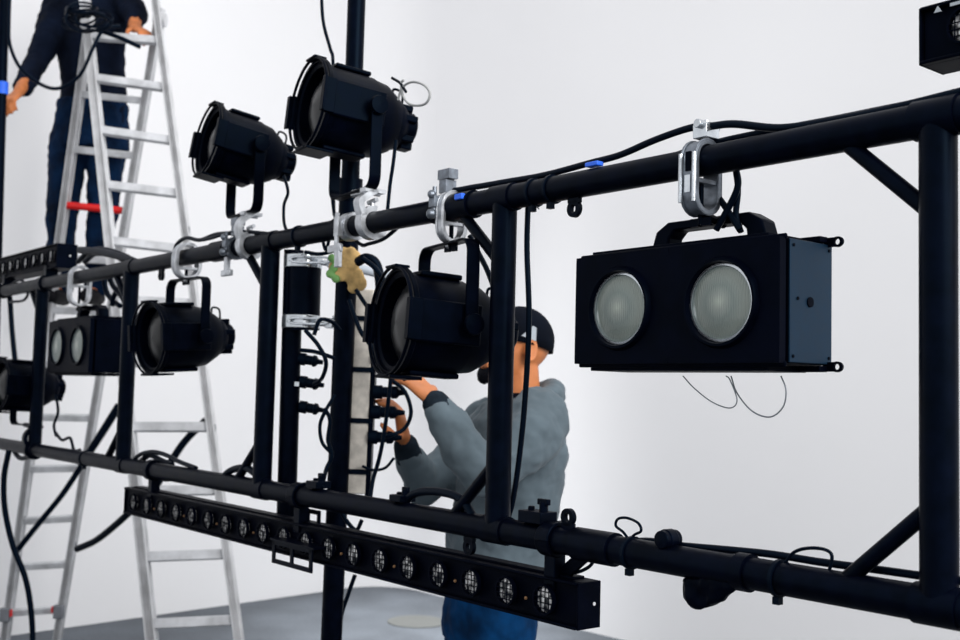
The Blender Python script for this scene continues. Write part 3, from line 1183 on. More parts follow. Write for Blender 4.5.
# hinges, joints
for (x, y, d) in ((88, 26, dA), (160, 20, dA + 0.04)):
    MB().cyl(P(x, y, d) - V((0.03, 0, 0)), P(x, y, d) + V((0.03, 0, 0)), 0.035, 20).build('hinge', m_lad, lad, world=True)
for (pair, y) in (('fl', 560), ('fl', 300), ('fr', 428), ('rl', 519), ('fr', 230), ('rr', 545)):
    p_ = at_row(st[pair], y)
    MB().cyl(p_ - V((0.018, 0.0, 0)), p_ + V((0.018, 0, 0)), 0.018, 12).build('latch', m_joint, lad, world=True)
for pair, y, sg in (('rl', 613, 1), ('rr', 610, -1)):
    p_ = at_row(st[pair], y)
    kn = MB().box(p_ + V((0, -0.045, 0)), (0.055, 0.04, 0.075)).build('lock_lever', m_joint, lad, world=True, bevel=0.006)
    MB().box(p_ + V((sg * 0.034, -0.05, 0.01)), (0.010, 0.02, 0.040)).build('release_tab', m_red, kn, world=True, bevel=0.003, label='red release tab')

# pole at the left edge, held by the man
DP = 5.45
a, b = P(5, -40, DP), P(-3, 240, DP)
dn = (b - a).normalized()
b = a + dn * ((a.z - 0.0) / -dn.z)
pole = thing('upright_pole', Matrix.Translation(b), 'dark upright pole at the left edge held by the man on the ladder', 'pole')
MB().cyl(a, b, 0.026, 18).build('tube', m_truss, pole, world=True)
c = P(2.5, 88, DP)
MB().cyl(c - dn * 0.03, c + dn * 0.03, 0.0272, 18).build('tape_band', m_blue, pole, world=True, label='blue tape band')

# ------------------------------------------------------------------ people


def remesh(o, vox, sm=0, disp=0, dscale=0.08):
    r = o.modifiers.new('remesh', 'REMESH')
    r.mode = 'VOXEL'
    r.voxel_size = vox
    r.use_smooth_shade = True
    if sm:
        s = o.modifiers.new('smooth', 'SMOOTH')
        s.iterations = sm
        s.factor = 0.6
    if disp:
        t = bpy.data.textures.new('folds', 'CLOUDS')
        t.noise_scale = dscale
        t.noise_depth = 2
        d = o.modifiers.new('folds', 'DISPLACE')
        d.texture = t
        d.texture_coords = 'LOCAL'
        d.strength = disp
        d.mid_level = 0.5
    return o


def loft(mb, rings, n=24, p=1.0):
    """rings: (centre, vecA, vecB) ellipses joined in order, capped"""
    vs, fs = [], []
    for (c, A, B) in rings:
        for k in range(n):
            a = 2 * math.pi * k / n
            vs.append(V(c) + V(A) * math.cos(a) + V(B) * math.sin(a))
    for i in range(len(rings) - 1):
        for k in range(n):
            l = (k + 1) % n
            fs.append((i * n + k, i * n + l, i * n + n + l, i * n + n + k))
    fs.append(tuple(range(n - 1, -1, -1)))
    e = (len(rings) - 1) * n
    fs.append(tuple(e + k for k in range(n)))
    mb.add(vs, fs)


def limb(mb, pts, rs, sub=5):
    """rounded tapering limb"""
    sp = smooth_pts(pts, sub)
    N = len(pts) - 1
    rr = []
    for i in range(len(sp)):
        t = i / sub
        k = min(int(t), N - 1)
        f_ = t - k
        rr.append(rs[k] * (1 - f_) + rs[k + 1] * f_)
    mb.tube(sp, rr, 16)
    mb.ball(sp[0], rr[0], 14)
    mb.ball(sp[-1], rr[-1], 14)


def hand(mb, wrist, knuck, palm_n, side, curl=0.5, L=0.085, thumb=1, spread=1.0, s=1.0):
    """five fingered hand. wrist->knuck is the palm; palm_n points out of the palm; side points to the index edge"""
    wrist, knuck = V(wrist), V(knuck)
    ax = (knuck - wrist).normalized()
    pn = (V(palm_n) - ax * V(palm_n).dot(ax)).normalized()
    sd = ax.cross(pn)
    if sd.dot(V(side)) < 0:
        sd = -sd
    loft(mb, [(wrist, sd * 0.027 * s, pn * 0.020 * s), (wrist + (knuck - wrist) * 0.35, sd * 0.036 * s, pn * 0.018 * s),
              (wrist + (knuck - wrist) * 0.8, sd * 0.042 * s, pn * 0.015 * s), (knuck, sd * 0.040 * s, pn * 0.012 * s)], 16)
    lens = (0.078, 0.086, 0.080, 0.064)
    for i in range(4):
        off = (0.031 - 0.0205 * i) * s
        b = knuck + sd * off - ax * (0.008 + (0.006 if i == 3 else 0)) * s
        dirv = (ax + sd * (0.10 - 0.07 * i) * spread).normalized()
        pts = [b]
        ang = curl * (0.6 + 0.12 * i)
        p_ = b
        for j, fr in enumerate((0.45, 0.30, 0.25)):
            ang_j = ang * (j + 0.7)
            dd_ = dirv * math.cos(ang_j) + pn * math.sin(ang_j)
            p_ = p_ + dd_ * lens[i] * fr * s
            pts.append(p_)
        limb(mb, pts, [0.0098 * s, 0.0092 * s, 0.0085 * s, 0.0072 * s], 3)
    b = wrist + (knuck - wrist) * 0.3 + sd * 0.030 * s
    t1 = b + (ax * 0.5 + sd * 0.75 + pn * 0.35).normalized() * 0.036 * s
    t2 = t1 + (ax * 0.8 + sd * 0.15 + pn * 0.55).normalized() * 0.030 * s
    t3 = t2 + (ax * 0.75 - sd * 0.1 + pn * 0.6).normalized() * 0.024 * s
    limb(mb, [b - sd * 0.01, t1, t2, t3], [0.016 * s, 0.0125 * s, 0.011 * s, 0.008 * s], 3)


def head(mb, c, f, l, s=1.0):
    """skull, jaw, nose, lips, ears, sockets; c centre of the head"""
    u_ = f.cross(l) if f.cross(l).z > 0 else l.cross(f)
    R3 = Matrix((f, l, u_)).transposed()
    mb.ball(c + u_ * 0.025 * s - f * 0.008 * s, (0.096 * s, 0.077 * s, 0.092 * s), 28, R=R3)
    loft(mb, [(c + u_ * 0.03 * s + f * 0.015 * s, f * 0.078 * s, l * 0.070 * s), (c - u_ * 0.02 * s + f * 0.018 * s, f * 0.074 * s, l * 0.066 * s),
              (c - u_ * 0.065 * s + f * 0.026 * s, f * 0.062 * s, l * 0.054 * s), (c - u_ * 0.098 * s + f * 0.042 * s, f * 0.042 * s, l * 0.036 * s),
              (c - u_ * 0.112 * s + f * 0.050 * s, f * 0.024 * s, l * 0.022 * s)], 24)
    # brow, nose, lips, chin
    for sg in (-1, 1):
        mb.ball(c + u_ * 0.022 * s + f * 0.084 * s + l * sg * 0.030 * s, (0.012 * s, 0.024 * s, 0.008 * s), 10, R=R3)
        mb.ball(c + u_ * 0.002 * s + f * 0.079 * s + l * sg * 0.031 * s, 0.0125 * s, 12)
        mb.ball(c - u_ * 0.022 * s + f * 0.068 * s + l * sg * 0.042 * s, (0.022 * s, 0.02 * s, 0.018 * s), 10, R=R3)
        # ear
        e = c - u_ * 0.008 * s - f * 0.004 * s + l * sg * 0.078 * s
        ring = [e + u_ * 0.030 * s * math.cos(t) + f * (-0.004 + 0.017 * math.sin(t)) * s + l * sg * 0.006 * s for t in [2 * math.pi * i / 16 for i in range(16)]]
        mb.tube(ring, 0.0055 * s, 8, closed=True)
        mb.ball(e, (0.013 * s, 0.006 * s, 0.026 * s), 10, R=R3)
    limb(mb, [c + u_ * 0.012 * s + f * 0.086 * s, c - u_ * 0.018 * s + f * 0.103 * s, c - u_ * 0.032 * s + f * 0.110 * s], [0.008 * s, 0.011 * s, 0.013 * s], 3)
    for sg in (-1, 1):
        mb.ball(c - u_ * 0.036 * s + f * 0.098 * s + l * sg * 0.012 * s, 0.009 * s, 8)
    for dz, rr in ((0.056, 0.007), (0.067, 0.0075)):
        mb.tube([c - u_ * dz * s + f * (0.086 + 0.008 * math.cos(t)) * s + l * 0.024 * s * math.sin(t) for t in [(-1 + i / 4) * 1.3 for i in range(9)]], rr * s, 8)
    mb.ball(c - u_ * 0.095 * s + f * 0.078 * s, 0.017 * s, 10)
    return u_, R3


# --- man in the grey hoodie
D1 = 3.2
bang = math.radians(24)
f1 = V((-math.cos(bang), -math.sin(bang), 0))
l1 = V((math.sin(bang), -math.cos(bang), 0))
base = P(494, 560, D1)
man = thing('person', Matrix.Translation(V((base.x, base.y, 0))), 'person in grey hoodie, black cap and blue jeans reaching up to plugs beside the mast', 'person')
hc = P(516, 348, D1)
HD = (f1 * 0.97 + V((0, 0, 0.12))).normalized()
hl = l1
body = MB()
u1, R1 = head(body, hc, HD, hl)
# neck and trunk
nk = P(521, 398, D1)
limb(body, [hc - V((0, 0, 0.06)) - f1 * 0.015, nk, nk - Z * 0.04], [0.054, 0.057, 0.070])


def ring_at(px, py, fr, lr, sh=0.0):
    c_ = P(px, py, D1) + f1 * sh
    return (c_, f1 * fr, l1 * lr)


trunk = [ring_at(518, 398, 0.060, 0.075), ring_at(518, 408, 0.085, 0.150), ring_at(515, 425, 0.100, 0.185), ring_at(512, 455, 0.115, 0.180), ring_at(506, 500, 0.110, 0.160),
         ring_at(500, 540, 0.105, 0.155), ring_at(494, 580, 0.108, 0.165), ring_at(490, 615, 0.110, 0.170)]
loft(body, trunk, 28)
shL, elL, wrL = P(540, 420, 3.04), P(484, 476, 2.92), P(433, 400, 2.98)
shR, elR, wrR = P(490, 424, 3.38), P(424, 487, 3.22), P(405, 443, 3.12)
knL = P(413, 380, 3.01)
knR = P(399, 412, 3.09)
limb(body, [shL, elL], [0.052, 0.040])
limb(body, [elL, wrL], [0.040, 0.026])
limb(body, [shR, elR], [0.052, 0.040])
limb(body, [elR, wrR], [0.040, 0.026])
hand(body, wrL, knL, V((-0.3, 0.3, -0.4)), V((-0.5, 0.2, 1)), curl=0.45, s=1.0)
hand(body, wrR, knR, V((-1, 0.0, 0.0)), V((-0.1, -1, 0.2)), curl=0.75, s=1.0)
hipc = P(490, 615, D1)
for sg in (-1, 1):
    hp = hipc + l1 * sg * 0.09
    an = V((hp.x, hp.y, 0.08)) + l1 * sg * 0.05 + f1 * (0.05 * sg)
    kn = (hp + an) / 2 + f1 * 0.03
    limb(body, [hp, kn, an], [0.082, 0.054, 0.038])
    limb(body, [an - f1 * 0.05 - Z * 0.03, an + f1 * 0.14 - Z * 0.045], [0.036, 0.030])
remesh(body.build('body', m_skin, man, world=True), 0.0055, 2)
# hoodie
hd = MB()
ht = [ring_at(522, 397, 0.075, 0.085, -0.01), ring_at(520, 405, 0.105, 0.150, -0.005), ring_at(517, 420, 0.125, 0.200), ring_at(513, 450, 0.145, 0.200), ring_at(508, 495, 0.148, 0.185),
      ring_at(501, 535, 0.150, 0.185), ring_at(497, 560, 0.148, 0.185), ring_at(496, 570, 0.140, 0.176)]
loft(hd, ht, 32)
wv = V((0, 0, 1))
limb(hd, [P(538, 418, 3.07), P(528, 440, 2.99), P(488, 474, 2.93)], [0.088, 0.082, 0.066])
limb(hd, [P(486, 474, 2.93), P(462, 446, 2.94), P(443, 413, 2.965)], [0.066, 0.062, 0.046])
limb(hd, [P(492, 424, 3.36), P(455, 462, 3.29), P(424, 486, 3.22)], [0.085, 0.072, 0.058])
limb(hd, [P(424, 487, 3.22), P(416, 470, 3.18), P(409, 456, 3.145)], [0.058, 0.052, 0.043])
# hood bunched behind the neck
hb = P(524, 395, D1)
ringp = []
for i in range(15):
    t = math.radians(-125 + 250 * i / 14)
    ringp.append(hb - f1 * (0.088 * math.cos(t)) + l1 * (0.088 * math.sin(t)) + Z * (0.008 - 0.02 * (1 - math.cos(t))))
limb(hd, ringp, [0.020 + 0.018 * max(0, math.cos(math.radians(-125 + 250 * i / 14))) for i in range(15)], 2)
remesh(hd.build('hoodie', m_hood, man, world=True), 0.007, 3, disp=0.026, dscale=0.07)
mb = MB()
limb(mb, [P(443, 414, 2.965), P(436, 404, 2.975)], [0.042, 0.038])
remesh(mb.build('cuff', m_cuff, man, world=True, label='dark ribbed cuff'), 0.004)
mb = MB()
limb(mb, [P(409, 457, 3.145), P(406, 446, 3.125)], [0.040, 0.036])
remesh(mb.build('cuff', m_cuff, man, world=True, label='dark ribbed cuff'), 0.004)
mb = MB()
loft(mb, [ring_at(522, 393, 0.066, 0.068), ring_at(521, 401, 0.084, 0.094)], 28)
remesh(mb.build('collar', m_cap, man, world=True, label='dark shirt collar'), 0.005, 2)
mb = MB()
loft(mb, [ring_at(495, 566, 0.142, 0.178), ring_at(494, 582, 0.138, 0.172)], 32)
remesh(mb.build('hem_band', m_hood, man, world=True), 0.006, 2)
jn = MB()
loft(jn, [ring_at(494, 572, 0.122, 0.165), ring_at(490, 610, 0.130, 0.180), ring_at(488, 640, 0.125, 0.178)], 30)
for sg in (-1, 1):
    hp = hipc + l1 * sg * 0.088 - Z * 0.02
    an = V((hipc.x, hipc.y, 0.09)) + l1 * sg * 0.14 + f1 * (0.05 * sg)
    kn = (hp + an) / 2 + f1 * 0.03
    limb(jn, [hp, kn, an], [0.100, 0.074, 0.062])
remesh(jn.build('jeans', m_jean, man, world=True), 0.008, 2, disp=0.016, dscale=0.05)
for sg in (-1, 1):
    an = V((hipc.x, hipc.y, 0.06)) + l1 * sg * 0.14 + f1 * (0.05 * sg)
    mb = MB()
    limb(mb, [an - f1 * 0.05 - Z * 0.012, an + f1 * 0.05 - Z * 0.012, an + f1 * 0.16 - Z * 0.020], [0.046, 0.046, 0.038])
    mb.v = [V((p.x, p.y, max(p.z, 0.001))) for p in mb.v]
    remesh(mb.build('shoe', m_boot, man, world=True), 0.006, 1)
# cap
mb = MB()
cpv, cpf = [], []
cc = hc + u1 * 0.026 - HD * 0.010
NN, MMr = 32, 10
for i in range(MMr + 1):
    th = math.radians(2 + 93 * i / MMr)
    for k in range(NN):
        a_ = 2 * math.pi * k / NN
        cpv.append(cc + HD * 0.104 * math.sin(th) * math.cos(a_) + hl * 0.086 * math.sin(th) * math.sin(a_) + u1 * (0.098 * math.cos(th) - (0.018 * (1 - math.cos(a_)) / 2 if i == MMr else 0)))
for i in range(MMr):
    for k in range(NN):
        l_ = (k + 1) % NN
        cpf.append((i * NN + k, i * NN + l_, (i + 1) * NN + l_, (i + 1) * NN + k))
cpf.append(tuple(range(NN)))
mb.add(cpv, cpf)
capo = mb.build('cap', m_cap, man, world=True, sharp=80)
so = capo.modifiers.new('solid', 'SOLIDIFY')
so.thickness = 0.004
so.offset = 1
bl = MB()
bp_ = []
for i in range(13):
    t = math.radians(-75 + 150 * i / 12)
    bp_.append((cc + HD * (0.085 + 0.075 * math.cos(t)) + hl * 0.080 * math.sin(t) - u1 * (0.002 + 0.006 * math.cos(t)), cc + HD * 0.090 * math.cos(t) + hl * 0.080 * math.sin(t)))
vs = [p_ for pr_ in bp_ for p_ in (pr_[0], pr_[1])] + [p_ - u1 * 0.004 for pr_ in bp_ for p_ in (pr_[0], pr_[1])]
n2 = len(bp_) * 2
fs = []
for i in range(len(bp_) - 1):
    a_ = 2 * i
    fs += [(a_, a_ + 1, a_ + 3, a_ + 2), (n2 + a_, n2 + a_ + 2, n2 + a_ + 3, n2 + a_ + 1), (a_, a_ + 2, n2 + a_ + 2, n2 + a_)]
bl.add(vs, fs)
bl.build('visor', m_cap, capo, world=True)
# pale three-sided patch on the cap's side
side_c = cc + hl * 0.0865 + u1 * 0.016 + HD * 0.012
Mp = frame(HD, hl, u1, side_c)
MB().prism([(-0.0, 0), (0.001, 0)], 0, 0.0).v
tri = [(0.026, -0.014), (-0.020, -0.022), (-0.016, 0.016), (-0.006, 0.020)]
mb = MB()
mb.add([V((x, y, z)) for y in (-0.006, 0.0015) for x, z in tri], [(0, 1, 2, 3), (7, 6, 5, 4)] + [(i, 4 + i, 4 + (i + 1) % 4, (i + 1) % 4) for i in range(4)], Mp)
mb.build('emblem', m_patch, capo, world=True, label='pale three-sided emblem')
# beard
mb = MB()
for t in range(-5, 6):
    a_ = t / 5 * 1.15
    mb.ball(hc - u1 * (0.098 - 0.038 * abs(t / 5) ** 1.6) + HD * (0.024 + 0.064 * math.cos(a_)) + hl * 0.058 * math.sin(a_), (0.019, 0.019, 0.023), 10)
remesh(mb.build('beard', m_hair, man, world=True), 0.005, 1, disp=0.006, dscale=0.01)

# --- man on the ladder
D2 = 6.02
f2 = V((0.05, -1, 0)).normalized()
l2 = V((1, 0.05, 0)).normalized()
fy = 303
man2 = thing('person', Matrix.Translation(P(80, fy, 6.05)), 'person in dark sweater and jeans standing on the ladder, head above the frame', 'person')


def r2(px, py, lr, fr, d=D2):
    return (P(px, py, d), l2 * lr, f2 * fr)


tr = [r2(92, -22, 0.075, 0.06), r2(92, -12, 0.15, 0.09), r2(91, -2, 0.205, 0.11), r2(90, 20, 0.21, 0.125), r2(91, 50, 0.18, 0.12), r2(93, 85, 0.175, 0.115), r2(93, 112, 0.18, 0.12), r2(91, 138, 0.185, 0.125)]
bd = MB()
loft(bd, [(c_, A * 0.88, B * 0.88) for (c_, A, B) in tr], 26)
h2 = P(92, -58, D2)
u2, R2 = head(bd, h2, (f2 - Z * 0.25).normalized(), l2)
limb(bd, [h2 - Z * 0.08, P(92, -20, D2)], [0.055, 0.06])
sR, eR, wR = P(56, 6, D2), P(36, 62, 5.88), P(17, 92, 5.62)     # his right arm, to the pole
sL, eL, wL = P(124, 2, D2), P(140, 8, 5.85), P(139, 28, 5.72)    # his left arm, to the ladder
eL = P(133, 16, 5.80)
wR = P(18, 93, 5.60)
kR = P(8, 102, 5.50)
kL = P(143, 33, 5.70)
limb(bd, [sR, eR, wR], [0.06, 0.042, 0.028])
limb(bd, [sL, P(136, 12, 5.9), P(134, 27, 5.78)], [0.06, 0.048, 0.032])
hand(bd, wR, kR, V((0.1, 0.2, -0.6)), V((-0.3, -0.1, 1)), curl=0.9)
hand(bd, P(134, 27, 5.78), P(145, 33, 5.68), V((0, 0.2, -1)), V((-0.3, -0.9, 0)), curl=1.0)
fl_ = [(P(70, 140, D2), P(62, 215, 5.98), P(61, 292, 6.05)), (P(108, 140, D2), P(102, 215, 6.0), P(95, 292, 6.05))]
for (a, k_, b) in fl_:
    limb(bd, [a, k_, b], [0.085, 0.055, 0.040])
    limb(bd, [b, b + f2 * 0.13 - Z * 0.03], [0.036, 0.030])
remesh(bd.build('body', m_skin2, man2, world=True), 0.009, 1)
sw = MB()
loft(sw, tr[:-1] + [r2(92, 130, 0.200, 0.140)], 28)
limb(sw, [P(58, 6, D2), P(50, 30, 5.95), P(37, 62, 5.88)], [0.085, 0.075, 0.064])
limb(sw, [P(37, 62, 5.88), P(23, 86, 5.70)], [0.064, 0.050])
limb(sw, [P(122, -2, D2), P(135, 12, 5.9), P(134, 23, 5.82)], [0.085, 0.070, 0.050])
remesh(sw.build('sweater', m_shirt, man2, world=True), 0.010, 2, disp=0.03, dscale=0.09)
jn = MB()
loft(jn, [r2(93, 102, 0.185, 0.13), r2(91, 130, 0.205, 0.14), r2(90, 150, 0.205, 0.14)], 28)
for (a, k_, b) in fl_:
    limb(jn, [a, k_, b - (b - k_) * 0.02], [0.108, 0.080, 0.062])
remesh(jn.build('jeans', m_jean2, man2, world=True), 0.010, 2, disp=0.03, dscale=0.07)
for (a, k_, b) in fl_:
    mb = MB()
    limb(mb, [b - f2 * 0.04 + Z * 0.03, b - Z * 0.015], [0.055, 0.050])
    limb(mb, [b - f2 * 0.05 - Z * 0.03, b + f2 * 0.06 - Z * 0.03, b + f2 * 0.15 - Z * 0.035], [0.044, 0.046, 0.038])
    remesh(mb.build('boot', m_boot, man2, world=True), 0.008, 1)
mb = MB()
mb.ball(h2 + u2 * 0.035 - f2 * 0.018, (0.088, 0.104, 0.095), 18)
mb.build('hair', m_hair, man2, world=True)


# ------------------------------------------------------------------ cables
def cable(pts, r, label, name='cable', m=m_rub, cat='cable', group=None, closed=False, n=8, sub=7):
    o = MB().tube(smooth_pts(pts, sub, closed), r, n, closed=closed).build(name, m, sharp=80)
    return single(o, label, cat, group)


def qs(lst, off=0.0):
    return [Q(p[0], p[1], p[2] if len(p) > 2 else off) for p in lst]


# power cable along the top chord, over the big clamp
cable(qs([(444, 178), (450, 190), (475, 187), (505, 182), (545, 175), (590, 163), (620, 155), (655, 140), (690, 128), (712, 126), (735, 124), (780, 128), (830, 121), (890, 109), (960, 92), (1010, 80)], 0.01), 0.0068,
      'thick black power cable running along the top chord and over the big blinder clamp')
cable(qs([(630, 172), (700, 147), (760, 133), (830, 120), (880, 110), (930, 100), (1000, 86)], 0.03), 0.0062,
      'second black cable lying on the top chord towards the right edge')
cable(qs([(528, 206), (527, 250), (529, 320), (525, 400), (519, 460), (513, 500), (508, 518)], 0.035), 0.006, 'black cable hanging straight down just right of the middle post')
# blinder tails crossing under the clamp
cable(qs([(735, 165), (738, 185), (730, 205), (716, 230)], 0.03), 0.0060, 'black cable curving down behind the big clamp onto the blinder, left one')
cable(qs([(710, 172), (714, 190), (726, 208), (740, 230)], 0.035), 0.0060, 'black cable curving down behind the big clamp onto the blinder, crossing one')
cable(qs([(735, 165), (738, 190), (736, 215), (741, 232)], 0.04), 0.0055, 'third black cable dropping straight behind the big clamp')
# safety wires under the blinder
cable(qs([(683, 376), (694, 388), (712, 402), (730, 408), (737, 400), (730, 380), (726, 376)], 0.05), 0.0011, 'thin steel safety wire loop under the blinder, left and smaller', 'safety_wire', m_wire, 'wire')
cable(qs([(731, 376), (737, 393), (752, 411), (770, 417), (783, 407), (786, 390), (781, 376)], 0.06), 0.0013, 'thin steel safety wire loop under the blinder, right and larger', 'safety_wire', m_wire, 'wire')
# wire loop of the big upright can
cable(qs([(398, 100), (402, 88), (412, 82), (424, 85), (430, 94), (425, 104), (412, 105), (404, 98), (401, 84), (404, 80)], 0.02), 0.0030, 'grey sheathed wire loop at the back of the big upright par can', 'wire_loop', m_gwire, 'wire')
cable(qs([(392, 78), (400, 83), (406, 92)], 0.02), 0.0035, 'short black tail tied to the grey wire loop')
# tails of the upright cans
cable(qs([(284, 176), (288, 192), (284, 205), (284, 222), (287, 232)], 0.01), 0.0045, 'black tail cable from the smaller upright par can to the chord')
cable(qs([(396, 140), (393, 165), (390, 185), (387, 216)], 0.01), 0.0045, 'black tail cable from the larger upright par can to the chord')
cable(qs([(331, 180), (333, 205), (336, 222)], 0.02), 0.0045, 'thin black cable beside the mast below the large upright par can')
cable([P(321, -20, 3.2), P(323, 20, 3.2), P(330, 48, 3.2), P(333, 62, 3.2), P(332, 120, 3.2), P(334, 215, 3.2)], 0.005, 'thin black cable dropping from the top left of the mast')
cable(qs([(408, 218), (385, 238), (368, 244), (362, 245), (352, 238)], 0.03), 0.0050, 'black cable sagging just under the top chord beside the mast')
# left part of the top chord
cable(qs([(174, 262), (176, 246), (186, 238), (200, 240), (218, 234), (245, 234), (270, 236)], 0.02), 0.0065, 'black cable looped over the hook clamp of the left hanging par can')
cable(qs([(203, 240), (212, 238), (234, 232), (262, 233), (285, 237)], -0.01), 0.0055, 'black cable lying on the top chord under the small upright par can')
for i, (lst, lab) in enumerate((
        ([(78, 262), (88, 252), (98, 249), (112, 251), (128, 257)], 'black cable arching over the chord beside the small blinder clamp'),
        ([(85, 262), (95, 254), (110, 254), (128, 262), (140, 262)], 'lower black cable arching over the chord beside the small blinder clamp'),
        ([(108, 270), (112, 284), (122, 297), (126, 305)], 'black cable drooping from the chord by the small blinder'),
        ([(128, 270), (122, 284), (114, 296), (112, 306)], 'black cable crossing the drooping one behind the small blinder'),
        ([(104, 272), (106, 290), (112, 300), (120, 306)], 'innermost black cable drooping above the small blinder'))):
    cable(qs(lst, 0.03 + 0.01 * i), 0.010, lab)
cable(qs([(80, 250), (100, 252), (125, 258), (150, 268)], 0.0), 0.014, 'thick black bundle sleeve on the top chord by the ladder')
cable(qs([(8, 290), (10, 300), (12, 330), (15, 360)], 0.02), 0.012, 'black cable hanging from the chord to the par can at the left edge')
cable(qs([(5, 290), (20, 280), (28, 290), (24, 300), (10, 302)], 0.0), 0.006, 'small black cable knot under the chord at the left edge')
cable([P(9, 450, 4.6), P(4, 478, 4.6), P(5, 510, 4.6), P(13, 546, 4.6), P(25, 577, 4.6), P(31, 610, 4.6), P(33, 650, 4.6), P(34, 720, 4.6)], 0.0125, 'thick black cable hanging to the floor past the rear ladder leg')
# straps on the ladder
st_pts = [P(16, 552, 5.6), P(40, 522, 5.6), P(62, 495, 5.6), P(80, 468, 5.6), P(100, 438, 5.6), P(119, 408, 5.6)]
o = MB().ribbon(smooth_pts(st_pts, 4), V((0.030, 0, -0.006)), 0.006).build('strap', m_rub)
single(o, 'narrow black strap stretched diagonally from the rear ladder leg up to the front leg', 'strap')
o = MB().cyl(P(81, 466, 5.58), P(119, 405, 5.58), 0.019, 12).build('strap_grip', m_rub)
single(o, 'thick black padded sleeve at the upper end of the ladder strap', 'sleeve')
cable([P(77, 549, 5.5), P(95, 541, 5.4), P(112, 528, 5.3), P(130, 512, 5.2), P(150, 495, 5.2), P(172, 460, 5.1), P(186, 440, 5.1), P(206, 420, 5.1)], 0.017, 'thick black strap bowing between the two ladder halves behind the bar', 'strap', cat='strap')
# loop from the pole to the ladder top and the coil there
cable([P(10, -10, 5.4), P(9, 20, 5.4), P(10, 45, 5.4), P(21, 69, 5.4), P(42, 85, 5.4), P(60, 88, 5.4), P(80, 75, 5.4), P(93, 48, 5.4), P(104, 29, 5.45), P(120, 26, 5.5)], 0.009, 'grey cable looping from the left pole to the ladder top')
mb = MB()
for k_ in range(9):
    pts = []
    cx_, cy_ = 86 + random.uniform(-8, 9), 15 + random.uniform(-8, 8)
    rx_, ry_ = random.uniform(10, 27), random.uniform(3, 12)
    for i in range(12):
        t = 2 * math.pi * i / 12
        pts.append(P(cx_ + rx_ * math.cos(t), cy_ + ry_ * math.sin(t) + random.uniform(-1, 1), 5.47 + 0.06 * math.sin(t + k_)))
    mb.tube(smooth_pts(pts, 4, True), 0.0055, 6, closed=True)
single(mb.build('cable_coil', m_rub), 'tangled black cable coil hung on the top of the ladder', 'cable coil')
cable([P(97, 30, 5.48), P(110, 34, 5.5), P(125, 40, 5.5), P(140, 47, 5.55)], 0.012, 'black cable lying across the topmost front rung of the ladder')
# around the mast
mast_cables = [
    ([(358, 262, 2.9), (366, 258, 2.88), (376, 264, 2.88), (380, 285, 2.88), (379, 320, 2.9), (378, 345, 2.95)], 0.013, 'thick black cable bundle arching off the mast beside the cream strip'),
    ([(362, 258, 2.85), (375, 268, 2.85), (386, 285, 2.84), (391, 300, 2.84), (385, 320, 2.86)], 0.007, 'black cable curving from the mast towards the hanging par can'),
    ([(356, 290, 2.9), (366, 305, 2.88), (378, 322, 2.88), (385, 340, 2.9), (395, 358, 2.92), (405, 380, 2.95)], 0.006, 'black cable slanting across the cream strip to the hands'),
    ([(349, 300, 2.9), (360, 330, 2.88), (372, 348, 2.88), (382, 375, 2.9)], 0.006, 'second black cable slanting across the cream strip'),
    ([(305, 330, 2.85), (318, 345, 2.85), (326, 362, 2.85), (322, 378, 2.87), (314, 384, 2.9)], 0.0055, 'black cable curling from the chrome clamp to the middle plug'),
    ([(324, 408, 2.88), (330, 420, 2.88), (328, 440, 2.88), (332, 455, 2.88), (326, 470, 2.87), (322, 488, 2.8)], 0.0055, 'black cable from the lowest plug down to the bottom chord'),
    ([(335, 395, 2.9), (326, 410, 2.88), (320, 425, 2.88), (322, 442, 2.88), (330, 452, 2.88)], 0.0050, 'black cable bowing left of the mast at plug height'),
    ([(314, 335, 2.87), (320, 320, 2.87), (332, 322, 2.9), (340, 330, 2.92)], 0.0055, 'short black cable bridging the lower chrome clamp and the mast'),
    ([(300, 350, 2.87), (316, 352, 2.87), (334, 358, 2.9)], 0.0055, 'short black cable running level from pipe to mast'),
    ([(305, 252, 2.9), (320, 254, 2.88), (338, 250, 2.88)], 0.0050, 'short black cable above the upper chrome clamp'),
    ([(322, 238, 2.9), (326, 250, 2.9), (330, 236, 2.9), (334, 228, 2.9)], 0.0045, 'tiny black cable bight under the chord left of the mast'),
    ([(386, 352, 2.92), (391, 370, 2.9), (386, 420, 2.9), (380, 455, 2.9), (373, 480, 2.9), (370, 500, 2.85)], 0.0055, 'black cable dropping past the hands to the bottom chord'),
    ([(381, 437, 2.93), (392, 435, 2.93), (405, 428, 2.95), (411, 412, 2.95), (405, 392, 2.95), (392, 380, 2.95)], 0.0055, 'black cable ringing around the lower hand'),
    ([(394, 458, 3.0), (385, 468, 3.0), (372, 470, 3.0), (362, 466, 3.0)], 0.0040, 'thin black cable sagging right of the cream strip'),
    ([(340, 508, 2.85), (346, 520, 2.85), (356, 530, 2.85), (362, 520, 2.85)], 0.0055, 'black cable bight hanging under the bottom chord at the mast'),
    ([(355, 575, 3.1), (348, 595, 3.1), (341, 618, 3.1), (338, 660, 3.1)], 0.0060, 'black cable trailing down right of the mast foot'),
]
for lst, r, lab in mast_cables:
    cable([P(*p) for p in lst], r, lab)
cable(qs([(470, 236), (478, 252), (488, 272), (498, 300)], 0.04), 0.0060, 'black cable slanting inside the yoke of the par can beside the man')
cable(qs([(525, 205), (533, 204), (539, 209), (535, 203), (548, 203)], 0.0), 0.0012, 'tiny steel wire curl under the top chord at the middle post', 'safety_wire', m_wire, 'wire')
